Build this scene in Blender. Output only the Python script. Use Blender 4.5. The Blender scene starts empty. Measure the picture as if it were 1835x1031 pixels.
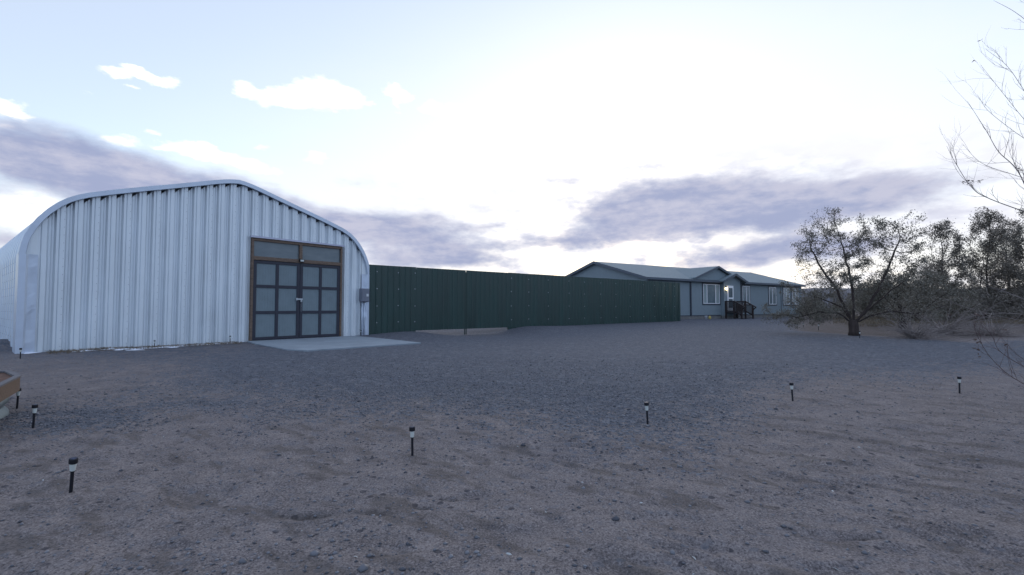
import bpy, math, random
import numpy as np
from mathutils import Vector, Matrix

random.seed(7); RNG = np.random.default_rng(7)
SC = bpy.context.scene
COL = SC.collection
R = math.radians

# ---------------------------------------------------------------- camera
cam_data = bpy.data.cameras.new("camera"); cam = bpy.data.objects.new("camera", cam_data); COL.objects.link(cam)
cam.location = (0, 0, 1.5)
FPX = 870.0; PITCH = math.atan(35.5 / FPX)
cam.rotation_euler = (R(90) + PITCH, 0, 0)
cam_data.sensor_width = 36; cam_data.lens = FPX / 1835 * 36
cam_data.clip_start = 0.05; cam_data.clip_end = 20000
SC.camera = cam
SC.view_settings.view_transform = 'Standard'; SC.view_settings.look = 'None'
SC.view_settings.gamma = 1; SC.view_settings.exposure = 1.25
SC.cycles.max_bounces = 6; SC.cycles.transparent_max_bounces = 8

# ---------------------------------------------------------------- sun
SUN_AZ = R(13); SUN_EL = R(9)
sd = bpy.data.lights.new("sun", 'SUN'); sd.energy = 0.5; sd.angle = R(25); sd.color = (1.0, 0.9, 0.8)
sun = bpy.data.objects.new("sun", sd); COL.objects.link(sun)
sdir = Vector((math.sin(SUN_AZ) * math.cos(SUN_EL), math.cos(SUN_AZ) * math.cos(SUN_EL), math.sin(SUN_EL)))
sun.rotation_euler = sdir.to_track_quat('Z', 'Y').to_euler()

# ---------------------------------------------------------------- world
W = bpy.data.worlds.new("World"); SC.world = W; W.use_nodes = True
nt = W.node_tree; nt.nodes.clear()
def N(t, **k):
    n = nt.nodes.new(t)
    for a, b in k.items(): setattr(n, a, b)
    return n
def L(a, b): nt.links.new(a, b)
def M(op, a, b=None, c=None, clamp=False):
    n = N('ShaderNodeMath', operation=op, use_clamp=clamp)
    for i, v in enumerate((a, b, c)):
        if v is None: continue
        if isinstance(v, (int, float)): n.inputs[i].default_value = v
        else: L(v, n.inputs[i])
    return n.outputs[0]
def RAMP(v, a, b, lo=0.0, hi=1.0, mode='SMOOTHSTEP'):
    n = N('ShaderNodeMapRange', interpolation_type=mode)
    L(v, n.inputs[0]); n.inputs[1].default_value = a; n.inputs[2].default_value = b
    n.inputs[3].default_value = lo; n.inputs[4].default_value = hi
    return n.outputs[0]
def MIX(f, a, b):
    n = N('ShaderNodeMix', data_type='RGBA')
    if isinstance(f, (int, float)): n.inputs[0].default_value = f
    else: L(f, n.inputs[0])
    for i, v in ((6, a), (7, b)):
        if isinstance(v, tuple): n.inputs[i].default_value = (*v, 1)
        else: L(v, n.inputs[i])
    return n.outputs[2]
sky = N('ShaderNodeTexSky', sky_type='NISHITA'); sky.sun_disc = False
sky.sun_elevation = SUN_EL; sky.sun_rotation = SUN_AZ; sky.air_density = 1.0; sky.dust_density = 0.6; sky.ozone_density = 1.6
tc = N('ShaderNodeTexCoord'); sep = N('ShaderNodeSeparateXYZ'); L(tc.outputs['Generated'], sep.inputs[0])
X, Y, Z = sep.outputs
azn = M('ARCTAN2', X, Y); eln = M('ARCSINE', Z)
comb = N('ShaderNodeCombineXYZ'); L(azn, comb.inputs[0]); L(eln, comb.inputs[1])
P0 = comb.outputs[0]
def vm(op, a, b):
    n = N('ShaderNodeVectorMath', operation=op)
    for i, v in enumerate((a, b)):
        if isinstance(v, tuple): n.inputs[i].default_value = v
        else: L(v, n.inputs[i])
    return n.outputs[0]
def noise(vec, scale, detail=5, rough=0.55):
    n = N('ShaderNodeTexNoise'); L(vec, n.inputs['Vector']); n.inputs['Scale'].default_value = scale
    n.inputs['Detail'].default_value = detail; n.inputs['Roughness'].default_value = rough
    return n
st = vm('MULTIPLY', P0, (1.0, 2.2, 1.0))
nw = noise(st, 7.0, 4)
dis = vm('MULTIPLY', vm('SUBTRACT', nw.outputs['Color'], (0.5, 0.5, 0.5)), (0.06, 0.03, 0.0))
Pd = vm('ADD', P0, dis)
nz = noise(st, 9.0, 8, 0.6).outputs['Fac']
nz2 = noise(st, 22.0, 6, 0.6).outputs['Fac']
CC = 917.5, 515.5
def azel(px, py):
    x = px - CC[0]; up = CC[1] - py
    yy = FPX * math.cos(PITCH) - up * math.sin(PITCH); zz = FPX * math.sin(PITCH) + up * math.cos(PITCH)
    return math.atan2(x, yy), math.atan2(zz, math.hypot(x, yy))
nw2 = noise(st, 26.0, 4)
Pw = vm('ADD', P0, vm('MULTIPLY', vm('SUBTRACT', nw2.outputs['Color'], (0.5, 0.5, 0.5)), (0.05, 0.03, 0.0)))
def blobs(lst, vec=None):
    tot = None
    for (x0, y0, rx, ry, rot, w) in lst:
        a, e = azel(x0, y0); a1, e1 = azel(x0 + 1, y0); a2, e2 = azel(x0, y0 - 1)
        m = N('ShaderNodeMapping', vector_type='TEXTURE'); L(vec or Pd, m.inputs[0])
        m.inputs['Location'].default_value = (a, e, 0); m.inputs['Rotation'].default_value = (0, 0, R(rot))
        m.inputs['Scale'].default_value = (rx * math.hypot(a1 - a, e1 - e), ry * (e2 - e), 1)
        g = N('ShaderNodeTexGradient', gradient_type='SPHERICAL'); L(m.outputs[0], g.inputs[0])
        v = M('MULTIPLY', g.outputs['Fac'], w)
        tot = v if tot is None else M('ADD', tot, v)
    return tot
dark = blobs([(60, 285, 290, 85, -3, 2.0), (250, 322, 320, 75, -9, 2.0), (450, 350, 200, 42, -12, 1.1), (590, 385, 130, 28, -12, .8), (640, 330, 60, 14, 0, .6), (1180, 295, 45, 16, 0, .8), (870, 410, 80, 14, 0, .8),
              (740, 425, 190, 58, -3, 2.0), (660, 400, 120, 40, 0, 1.1), (810, 468, 190, 32, 3, 1.7), (1150, 385, 210, 75, 5, 1.7), (1300, 362, 300, 74, 2, 2.0),
              (1400, 395, 220, 60, 8, 1.4), (1600, 348, 200, 48, 3, 1.9), (1330, 462, 260, 34, 3, 1.8), (1010, 432, 140, 24, 0, 1.4), (1480, 440, 200, 32, 0, 1.3),
              (900, 440, 60, 12, 0, .7), (10, 425, 90, 45, 0, .9), (1000, 330, 50, 12, 0, .7), (-250, 330, 300, 90, 0, 1.2), (2200, 380, 380, 60, 0, 1.2)])
white = blobs([(205, 131, 34, 13, 0, 1.6), (245, 128, 36, 11, 0, 1.5), (272, 143, 28, 13, 0, 1.4), (300, 147, 32, 17, 0, 1.8), (240, 158, 20, 8, 0, 1.1), (160, 166, 20, 7, 0, .7),
               (440, 160, 30, 18, 0, 1.7), (475, 178, 32, 20, 0, 1.7), (522, 176, 48, 28, 0, 2.0), (578, 168, 62, 36, 0, 2.4), (622, 178, 36, 27, 0, 2.0), (660, 186, 18, 8, 0, .9),
               (706, 166, 24, 18, 0, 1.8), (722, 176, 24, 16, 0, 1.8), (712, 190, 12, 10, 0, 1.2), (900, 160, 24, 13, 0, 1.1), (790, 195, 50, 20, 0, 1.2), (850, 200, 60, 18, 0, 1.0),
               (12, 195, 42, 22, 0, 1.8), (50, 211, 42, 14, 0, 1.6), (10, 228, 40, 14, 0, 1.3), (212, 250, 48, 14, 0, 1.5), (280, 240, 24, 9, 0, 1.1), (285, 262, 36, 11, 0, 1.3), (335, 266, 56, 16, 0, 1.6),
               (395, 283, 66, 18, -6, 1.6), (455, 300, 66, 16, -6, 1.4), (565, 284, 26, 12, 0, 1.1), (470, 262, 22, 9, 0, .8), (60, 365, 110, 40, -5, 1.3), (30, 395, 80, 34, 0, 1.2), (740, 452, 160, 14, 0, 1.0), (-300, 180, 200, 60, 0, 1.3)], Pw)
veil = blobs([(1180, 350, 1050, 400, 0, 1.7), (1500, 430, 900, 200, 0, 1.2), (700, 430, 800, 140, 0, 1.0), (200, 430, 700, 130, 0, .8)])
streak = noise(vm('MULTIPLY', Pd, (1.0, 4.5, 1.0)), 5.0, 7, 0.6).outputs['Fac']
puff = noise(vm('MULTIPLY', P0, (1.0, 1.8, 1.0)), 20.0, 6, 0.62).outputs['Fac']
dd_ = M('ADD', dark, M('ADD', M('MULTIPLY', M('SUBTRACT', nz, 0.5), 2.2), M('MULTIPLY', M('SUBTRACT', streak, 0.5), 1.6)))
inside = RAMP(dark, 0.0, 0.25)
fd = M('MULTIPLY', RAMP(M('MULTIPLY', dd_, 1.25), -0.05, 2.1, 0, 1, 'SMOOTHSTEP'), inside)
# thin torn layer low over the horizon
lowband = M('MULTIPLY', RAMP(eln, 0.01, 0.05), RAMP(eln, 0.30, 0.12))
fl = M('MULTIPLY', M('MULTIPLY', RAMP(M('ADD', streak, M('MULTIPLY', M('SUBTRACT', nz, .5), .6)), 0.50, 0.72), lowband), 0.6)
fw = RAMP(M('ADD', M('MULTIPLY', white, 1.0), M('MULTIPLY', M('SUBTRACT', puff, 0.5), 2.4)), 0.10, 1.35)
fw = M('MULTIPLY', fw, RAMP(white, 0.0, 0.25))
fv = M('MULTIPLY', RAMP(veil, 0.0, 1.5), RAMP(nz, 0.30, 0.65, 0.72, 1.0))
# unseen cloud and blue horizon band behind the viewer, added to cool the light
back = RAMP(Y, 0.45, 0.0)
gen = noise(vm('MULTIPLY', tc.outputs['Generated'], (1, 1, 2.6)), 2.6, 8, 0.6).outputs['Fac']
fb = M('MULTIPLY', M('MAXIMUM', RAMP(gen, 0.47, 0.62), RAMP(Z, .35, .05, 0, .8)), back)
base = N('ShaderNodeVectorMath', operation='SCALE'); L(sky.outputs[0], base.inputs[0]); base.inputs['Scale'].default_value = 0.95
base = N('ShaderNodeVectorMath', operation='ADD'); L(nt.nodes[-2].outputs[0], base.inputs[0]); base.inputs[1].default_value = (2.35, 2.35, 2.65)
WHITE = (7.0, 7.0, 7.1); DARK = (1.9, 2.15, 3.2)
skyc = MIX(fv, base.outputs[0], (5.1, 5.15, 5.5))
skyc = MIX(fw, skyc, WHITE)
# cloud undersides vary between mauve and slate
dk = MIX(RAMP(M('ADD', M('MULTIPLY', streak, .6), M('MULTIPLY', nz2, .4)), 0.40, 0.62), DARK, (3.0, 3.05, 3.8))
skyc = MIX(fl, skyc, (3.1, 3.2, 4.1))
skyc = MIX(M('MULTIPLY', fd, 0.97), skyc, dk)
skyc = MIX(fb, skyc, (3.4, 4.5, 6.7))
bg = N('ShaderNodeBackground'); L(skyc, bg.inputs[0]); bg.inputs['Strength'].default_value = 0.08
wo = N('ShaderNodeOutputWorld'); L(bg.outputs[0], wo.inputs[0])

# ---------------------------------------------------------------- helpers
def tag(o, label=None, cat=None, group=None, kind=None):
    if label: o['label'] = label
    if cat: o['category'] = cat
    if group: o['group'] = group
    if kind: o['kind'] = kind
    return o
def empty(name, loc=(0, 0, 0), rz=0.0, label=None, cat=None, group=None):
    o = bpy.data.objects.new(name, None); COL.objects.link(o)
    o.location = loc; o.rotation_euler = (0, 0, rz); o.empty_display_size = 0.2
    return tag(o, label, cat, group)
class MB:
    def __init__(s): s.v = []; s.f = []
    def add(s, vs, fs):
        n = len(s.v); s.v += [tuple(v) for v in vs]; s.f += [tuple(i + n for i in f) for f in fs]; return s
    def box(s, x0, x1, y0, y1, z0, z1):
        return s.add([(x0, y0, z0), (x1, y0, z0), (x1, y1, z0), (x0, y1, z0), (x0, y0, z1), (x1, y0, z1), (x1, y1, z1), (x0, y1, z1)],
                     [(0, 3, 2, 1), (4, 5, 6, 7), (0, 1, 5, 4), (1, 2, 6, 5), (2, 3, 7, 6), (3, 0, 4, 7)])
    def prism(s, pts, d):   # polygon pts (3D list) extruded by vector d
        n = len(pts); a = [Vector(p) for p in pts]; d = Vector(d)
        fs = [tuple(range(n)), tuple(reversed(range(n, 2 * n)))] + [(i, i + n, (i + 1) % n + n, (i + 1) % n) for i in range(n)]
        return s.add(a + [p + d for p in a], fs)
    def bar(s, p, q, w, h=None, up=(0, 0, 1)):
        p = Vector(p); q = Vector(q); d = (q - p).normalized(); h = h or w
        upv = Vector(up)
        if abs(d.dot(upv)) > .98: upv = Vector((0, 1, 0))
        a = d.cross(upv).normalized() * w / 2; b = a.cross(d).normalized() * h / 2
        return s.add([p - a - b, p + a - b, p + a + b, p - a + b, q - a - b, q + a - b, q + a + b, q - a + b],
                     [(0, 3, 2, 1), (4, 5, 6, 7), (0, 1, 5, 4), (1, 2, 6, 5), (2, 3, 7, 6), (3, 0, 4, 7)])
    def tube(s, pts, rad, n=6):
        pts = [Vector(p) for p in pts]; k = len(pts); vs = []; fs = []
        d0 = (pts[1] - pts[0]).normalized(); a = d0.orthogonal().normalized()
        for i, p in enumerate(pts):
            d = (pts[min(i + 1, k - 1)] - pts[max(i - 1, 0)])
            d = d.normalized() if d.length > 1e-9 else d0
            a = (a - d * a.dot(d)); a = a.normalized() if a.length > 1e-6 else d.orthogonal().normalized()
            b = d.cross(a); r = rad[i] if hasattr(rad, '__len__') else rad
            for j in range(n):
                t = 2 * math.pi * j / n; vs.append(p + (a * math.cos(t) + b * math.sin(t)) * r)
        for i in range(k - 1):
            for j in range(n):
                fs.append((i * n + j, i * n + (j + 1) % n, (i + 1) * n + (j + 1) % n, (i + 1) * n + j))
        fs.append(tuple(reversed(range(n)))); fs.append(tuple(range((k - 1) * n, k * n)))
        return s.add(vs, fs)
    def lathe(s, prof, n=16, c=(0, 0, 0)):
        k = len(prof); vs = []
        for r, z in prof:
            for j in range(n):
                t = 2 * math.pi * j / n; vs.append((c[0] + r * math.cos(t), c[1] + r * math.sin(t), c[2] + z))
        fs = [(i * n + j, i * n + (j + 1) % n, (i + 1) * n + (j + 1) % n, (i + 1) * n + j) for i in range(k - 1) for j in range(n)]
        fs.append(tuple(reversed(range(n)))); fs.append(tuple(range((k - 1) * n, k * n)))
        return s.add(vs, fs)
    def build(s, name, m, parent=None, smooth=False, bevel=0):
        me = bpy.data.meshes.new(name); me.from_pydata(s.v, [], s.f); me.update()
        if m: me.materials.append(m)
        o = bpy.data.objects.new(name, me); COL.objects.link(o)
        if parent: o.parent = parent
        if smooth: me.polygons.foreach_set('use_smooth', [True] * len(me.polygons))
        if bevel:
            b = o.modifiers.new('bevel', 'BEVEL'); b.width = bevel; b.segments = 2; b.limit_method = 'ANGLE'
        return o
def fast_mesh(name, V, F, m, smooth=False):    # V (n,3), F (k,c) arrays
    me = bpy.data.meshes.new(name); V = np.asarray(V, np.float32); F = np.asarray(F, np.int32); c = F.shape[1]
    me.vertices.add(len(V)); me.vertices.foreach_set('co', V.ravel())
    me.loops.add(F.size); me.loops.foreach_set('vertex_index', F.ravel())
    me.polygons.add(len(F)); me.polygons.foreach_set('loop_start', np.arange(0, F.size, c, dtype=np.int32))
    if smooth: me.polygons.foreach_set('use_smooth', np.ones(len(F), bool))
    me.update(calc_edges=True); me.validate()
    if m: me.materials.append(m)
    o = bpy.data.objects.new(name, me); COL.objects.link(o); return o
def copy_tree(o, parent=None):
    c = o.copy(); COL.objects.link(c); c.parent = parent
    for ch in list(o.children): copy_tree(ch, c)
    return c

def mat(name, col, rough=0.6, metal=0.0, var=0.0, vscale=3.0, bump=0.0, bscale=40.0, stretch=(1, 1, 1), col2=None, rvar=0.0, spec=0.5, groove=None):
    m = bpy.data.materials.new(name); m.use_nodes = True; t = m.node_tree; b = t.nodes['Principled BSDF']
    b.inputs['Roughness'].default_value = rough; b.inputs['Metallic'].default_value = metal
    b.inputs['Specular IOR Level'].default_value = spec
    b.inputs['Base Color'].default_value = (*col, 1)
    c = t.nodes.new('ShaderNodeTexCoord'); mp = t.nodes.new('ShaderNodeMapping'); mp.inputs['Scale'].default_value = stretch
    t.links.new(c.outputs['Object'], mp.inputs[0])
    if var or col2:
        n = t.nodes.new('ShaderNodeTexNoise'); n.inputs['Scale'].default_value = vscale; n.inputs['Detail'].default_value = 6; n.inputs['Roughness'].default_value = .6
        t.links.new(mp.outputs[0], n.inputs[0])
        rg = t.nodes.new('ShaderNodeMapRange'); rg.inputs[1].default_value = .3; rg.inputs[2].default_value = .7; t.links.new(n.outputs[0], rg.inputs[0])
        mx = t.nodes.new('ShaderNodeMix'); mx.data_type = 'RGBA'; t.links.new(rg.outputs[0], mx.inputs[0])
        c2 = col2 or tuple(min(1, x * (1 + var)) for x in col); c1 = col if col2 else tuple(x * (1 - var) for x in col)
        mx.inputs[6].default_value = (*c1, 1); mx.inputs[7].default_value = (*c2, 1)
        t.links.new(mx.outputs[2], b.inputs['Base Color'])
        if rvar:
            r2 = t.nodes.new('ShaderNodeMapRange'); r2.inputs[1].default_value = .3; r2.inputs[2].default_value = .7
            r2.inputs[3].default_value = rough - rvar; r2.inputs[4].default_value = rough + rvar
            t.links.new(n.outputs[0], r2.inputs[0]); t.links.new(r2.outputs[0], b.inputs['Roughness'])
    hsrc = None
    if bump:
        n2 = t.nodes.new('ShaderNodeTexNoise'); n2.inputs['Scale'].default_value = bscale; n2.inputs['Detail'].default_value = 4
        t.links.new(mp.outputs[0], n2.inputs[0])
        bp = t.nodes.new('ShaderNodeBump'); bp.inputs['Strength'].default_value = bump; bp.inputs['Distance'].default_value = .02
        t.links.new(n2.outputs[0], bp.inputs['Height']); t.links.new(bp.outputs[0], b.inputs['Normal']); hsrc = bp
    if groove:   # (axis, period, width, depth): shallow cut lines across one object axis
        sp = t.nodes.new('ShaderNodeSeparateXYZ'); t.links.new(c.outputs['Object'], sp.inputs[0])
        fr = t.nodes.new('ShaderNodeMath'); fr.operation = 'MODULO'
        ad = t.nodes.new('ShaderNodeMath'); ad.operation = 'ADD'; ad.inputs[1].default_value = 100.0
        t.links.new(sp.outputs[groove[0]], ad.inputs[0]); t.links.new(ad.outputs[0], fr.inputs[0]); fr.inputs[1].default_value = groove[1]
        gt = t.nodes.new('ShaderNodeMath'); gt.operation = 'GREATER_THAN'; gt.inputs[1].default_value = groove[2]; t.links.new(fr.outputs[0], gt.inputs[0])
        bp = t.nodes.new('ShaderNodeBump'); bp.inputs['Strength'].default_value = 1; bp.inputs['Distance'].default_value = groove[3]
        t.links.new(gt.outputs[0], bp.inputs['Height'])
        if hsrc: t.links.new(hsrc.outputs[0], bp.inputs['Normal'])
        t.links.new(bp.outputs[0], b.inputs['Normal'])
    return m
def emat(name, col, s):
    m = bpy.data.materials.new(name); m.use_nodes = True; b = m.node_tree.nodes['Principled BSDF']
    b.inputs['Base Color'].default_value = (*col, 1); b.inputs['Emission Color'].default_value = (*col, 1); b.inputs['Emission Strength'].default_value = s
    return m

MT = dict(
    galv=mat('galvanised_steel', (.64, .70, .755), .42, .30, var=.09, vscale=1.3, bump=.12, bscale=3.0, stretch=(1, 1, .35), rvar=.07),
    galvroof=mat('galvanised_roof', (.52, .60, .70), .42, .4, var=.08, vscale=1.5, rvar=.08),
    trim=mat('galvanised_trim', (.50, .57, .68), .40, .4, var=.06, vscale=2.0, bump=.25, bscale=4.0),
    bolt=mat('bolt_heads', (.30, .34, .40), .5, .6),
    wood=mat('weathered_wood', (.14, .098, .074), .75, var=.45, vscale=6, bump=.4, bscale=30, stretch=(1, 1, 6)),
    woodlight=mat('bed_wood', (.15, .095, .062), .8, col2=(.085, .058, .042), vscale=5, bump=.4, bscale=25, stretch=(4, 4, 14)),
    bedcap=mat('bed_cap', (.10, .10, .115), .8, var=.2, vscale=6),
    soil=mat('bed_soil', (.10, .05, .035), .95, var=.35, vscale=12, bump=.8, bscale=25),
    doorframe=mat('dark_door_paint', (.020, .023, .040), .55, var=.15, vscale=4),
    doorpanel=mat('grey_door_panel', (.155, .205, .235), .6, var=.08, vscale=3, groove=(0, .10, .012, .006)),
    glassT=mat('transom_glass', (.09, .12, .14), .12, 0, col2=(.14, .17, .19), vscale=1.2, stretch=(1, 1, 3), bump=.1, bscale=2),
    fence=mat('green_steel', (.0075, .036, .033), .40, .0, var=.25, vscale=.9, stretch=(2.0, 1, .35), bump=.15, bscale=2.5, rvar=.10, spec=.6),
    fencedark=mat('green_post', (.010, .030, .028), .5),
    plate=mat('steel_plate', (.42, .46, .50), .45, .5),
    siding=mat('house_siding', (.185, .235, .27), .75, var=.05, vscale=2.0, groove=(0, .20, .012, .006)),
    fascia=mat('slate_trim', (.070, .092, .125), .6, var=.1, vscale=2),
    darktrim=mat('dark_trim', (.035, .045, .065), .6, var=.1),
    shingle=mat('shingles', (.165, .215, .245), .85, var=.14, vscale=14, bump=.5, bscale=30),
    skirt=mat('skirting', (.17, .17, .17), .85, var=.2, vscale=3, bump=.2),
    white=mat('white_paint', (.72, .75, .80), .5),
    glass=mat('window_glass', (.07, .10, .12), .15, 0, col2=(.15, .20, .23), vscale=.8),
    blind=mat('blind', (.24, .30, .32), .7, groove=(0, .09, .012, .01)),
    darkwood=mat('dark_brown_wood', (.022, .015, .016), .6, var=.3, vscale=8),
    greybox=mat('grey_enclosure', (.15, .17, .22), .5, var=.06),
    label=mat('pale_label', (.55, .58, .62), .6),
    black=mat('black_plastic', (.010, .011, .017), .65, spec=.3),
    lens=mat('frosted_lens', (.52, .56, .55), .35),
    solar=mat('solar_top', (.02, .03, .07), .5, spec=.3),
    concrete=mat('concrete', (.23, .275, .32), .85, var=.14, vscale=1.6, bump=.3, bscale=60, stretch=(1, 1, 1)),
    snow=mat('snow', (.75, .80, .9), .6, var=.08),
    straw=mat('straw', (.15, .12, .085), .9, var=.4, vscale=3),
    tank=mat('galvanised_tank', (.12, .16, .18), .45, .5, var=.2, vscale=3, bump=.2, bscale=5),
    bark=mat('bark', (.045, .034, .032), .95, var=.4, vscale=6, bump=.8, bscale=22, stretch=(2, 2, .5)),
    twig=mat('pale_twigs', (.21, .185, .18), .85, var=.35, vscale=2),
    twigred=mat('reddish_twigs', (.085, .050, .052), .8, var=.3, vscale=2),
    hill=mat('far_hills', (.075, .085, .115), 1.0, var=.25, vscale=.01),
)
def leafmat(name, a, b, tr=0.25):
    m = bpy.data.materials.new(name); m.use_nodes = True; t = m.node_tree; p = t.nodes['Principled BSDF']
    at = t.nodes.new('ShaderNodeNewGeometry')
    mx = t.nodes.new('ShaderNodeMix'); mx.data_type = 'RGBA'
    t.links.new(at.outputs['Random Per Island'], mx.inputs[0]); mx.inputs[6].default_value = (*a, 1); mx.inputs[7].default_value = (*b, 1)
    t.links.new(mx.outputs[2], p.inputs['Base Color']); p.inputs['Roughness'].default_value = .65
    tl = t.nodes.new('ShaderNodeBsdfTranslucent'); t.links.new(mx.outputs[2], tl.inputs[0])
    ms = t.nodes.new('ShaderNodeMixShader'); ms.inputs[0].default_value = tr
    t.links.new(p.outputs[0], ms.inputs[1]); t.links.new(tl.outputs[0], ms.inputs[2])
    t.links.new(ms.outputs[0], t.nodes['Material Output'].inputs[0]); return m
MT['leaf'] = leafmat('olive_leaves', (.085, .078, .060), (.20, .195, .17))
MT['leaf2'] = leafmat('grey_green_leaves', (.090, .085, .072), (.22, .20, .175))
MT['pod'] = leafmat('dry_leaves', (.04, .025, .025), (.09, .06, .05))

# ---------------------------------------------------------------- ground height
def vnoise(x, y, seed=0):
    xi = np.floor(x).astype(np.int64); yi = np.floor(y).astype(np.int64); fx = x - xi; fy = y - yi
    fx = fx * fx * (3 - 2 * fx); fy = fy * fy * (3 - 2 * fy)
    def h(a, b):
        n = (a * 374761393 + b * 668265263 + seed * 982451653) & 0xffffffff
        n = ((n ^ (n >> 13)) * 1274126177) & 0xffffffff
        return ((n ^ (n >> 16)) & 0xffff) / 65535.0
    return (h(xi, yi) * (1 - fx) + h(xi + 1, yi) * fx) * (1 - fy) + (h(xi, yi + 1) * (1 - fx) + h(xi + 1, yi + 1) * fx) * fy
def fbm(x, y, octv=4, seed=0):
    s = 0; a = .5; t = 0
    for i in range(octv):
        s = s + a * vnoise(x * 2 ** i + 17.3 * i, y * 2 ** i + 5.1 * i, seed + i); t += a; a *= .5
    return s / t
def hw(s, out=0.0, z=0.0):      # hangar front frame: along the wall, outward
    return (-13.71 + s * .64 + out * .77, 13.61 + s * .77 - out * .64, z)
def fw_(s, out=0.0, z=0.0):     # fence frame
    return (-6.61 + s * .77 + out * .64, 22.15 + s * .64 - out * .77, z)
CP = [(0, 0, 0), (0, 4, 0.02), (-4, 4, .05), (4, 4, .03), (-3.5, 8, .08), (2, 8, .08), (8, 8.3, .07), (-7, 7, .05), (12, 4, .05), (-12, 4, .05), (0, -10, -.05), (20, 8, .12),
      (-6, 12, .13), (2, 13, .14), (10, 14, .18), (14, 20, .34), (20, 18, .3), (18, 13, .2), (20, 26, .38), (26, 30, .45), (14.7, 27, .36),
      (14.7, 42, .49), (31, 53, .49), (6, 30, .34), (-16, 13, .25), (-20, 30, .3), (-14, 25, .25), (0, 20, .15), (6, 22, .22), (-9, 30, .2), (40, 30, .45), (40, 60, .6), (0, 50, .4), (-40, 10, .2), (40, 0, .1)]
CP += [(*hw(s, .3)[:2], .20) for s in (0, 2.5, 5, 7.5, 10)] + [(*hw(s, -4)[:2], .2) for s in (1, 6, 10)] + [(*hw(s, 4.8)[:2], .205) for s in (5.5, 7.5, 9.5)]
CP += [(*fw_(s, .4)[:2], z) for s, z in ((1.4, .34), (2.4, .33), (3.6, .13), (5.4, .08), (7.4, .11), (9, .36), (12, .37), (16, .37), (21, .38), (26, .39), (30, .42))]
CP += [(*fw_(s, -3)[:2], z) for s, z in ((0, .2), (3.6, .13), (5.4, .11), (7.4, .13), (12, .3), (20, .4))]
CPa = np.array(CP, float)
def _phi(r2): return np.sqrt(r2 + 1.5)
_n = len(CPa); _A = np.zeros((_n + 3, _n + 3))
_d2 = (CPa[:, None, 0] - CPa[None, :, 0]) ** 2 + (CPa[:, None, 1] - CPa[None, :, 1]) ** 2
_A[:_n, :_n] = _phi(_d2) + np.eye(_n) * -.02; _A[:_n, _n] = 1; _A[:_n, _n + 1] = CPa[:, 0]; _A[:_n, _n + 2] = CPa[:, 1]; _A[_n:, :_n] = _A[:_n, _n:].T
_w = np.linalg.solve(_A, np.concatenate([CPa[:, 2], [0, 0, 0]]))
def smooth(a, b, x):
    t = np.clip((x - a) / (b - a), 0, 1); return t * t * (3 - 2 * t)
def hbase(x, y):
    x = np.asarray(x, float); y = np.asarray(y, float); z = np.full(x.shape, _w[_n]) + _w[_n + 1] * x + _w[_n + 2] * y
    for i in range(_n): z = z + _w[i] * _phi((x - CPa[i, 0]) ** 2 + (y - CPa[i, 1]) ** 2)
    z = np.clip(z, -.12, .62); r = np.hypot(x, y - 20)
    k = smooth(45, 90, r); z = z * (1 - k) + .55 * k
    # bank of dirt beside the far side wall of the shed, and low berms round the trees
    z = z + .30 * np.exp(-(((x + 15.6) / 1.1) ** 2 + ((y - 14.9) / 1.2) ** 2))
    z = z + .06 * np.exp(-(((x + 6.3) / .7) ** 2 + ((y - 5.9) / .8) ** 2))
    return z
# gravel mask from a boundary polyline (near edge of the drive), in metres
GB = np.array([(-30, 9.0), (-12.8, 11.5), (-8.0, 10.6), (-6.0, 8.6), (-3.5, 7.4), (-2.1, 6.6), (-1.2, 6.7), (-.1, 6.1), (.9, 5.5), (1.9, 5.5), (3.0, 6.4), (3.7, 7.5), (5.9, 9.1), (7.8, 9.4), (10.5, 10.0), (16, 11.5), (40, 20)])
GF = np.array([(-30, 60), (-4, 60), (12, 60), (14.0, 26.0), (14.2, 20.5), (15.0, 18.5), (16.0, 16.8), (19, 17.5), (30, 24), (60, 40)])
def gmask(x, y):
    n = (fbm(x * .55, y * .55, 4, 3) - .5) * 2.8 + (fbm(x * 3, y * 3, 3, 9) - .5) * 3.0 + (fbm(x * 11, y * 11, 2, 19) - .5) * 2.5
    near = np.interp(x, GB[:, 0], GB[:, 1]); far = np.interp(x, GF[:, 0], GF[:, 1])
    lft = smooth(-6, -10, x)    # thin, patchy gravel on the left
    m = smooth(-.9, 1.6, (y - near) * .75 + n * (.45 + .8 * lft)) * (1 - .65 * lft * smooth(-.1, .35, n * .4 + .2))
    m = m * np.maximum(smooth(-.3, .4, far - y + n * .4), 1 - smooth(.55, .61, x / np.maximum(y, 1) + n * .008))
    pile = np.exp(-(((x + 5.9) / 1.0) ** 2 + ((y - 6.3) / .8) ** 2)); strip = np.exp(-(((x + 5.0) / 2.6) ** 2 + ((y - 7.4) / .7) ** 2)) * .6
    return np.clip(np.maximum(m, np.maximum(pile * 1.3, strip) * (n * .5 + .8)), 0, 1)
def scuffs(x, y):
    s = np.zeros_like(x)
    for cx, cy, rx, ry in ((-1.30, 2.55, .20, .035), (-1.02, 2.62, .10, .03), (-2.05, 2.42, .16, .03), (-1.45, 3.50, .22, .04), (-.66, 3.70, .1, .035), (-.5, 3.85, .1, .025), (1.2, 2.45, .12, .02), (2.3, 3.2, .15, .02), (-1.0, 3.55, .12, .03), (.55, 2.3, .09, .03)):
        s = s + np.exp(-(((x - cx) / rx) ** 2 + ((y - cy) / ry) ** 2))
    return np.clip(s, 0, 1)
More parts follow.
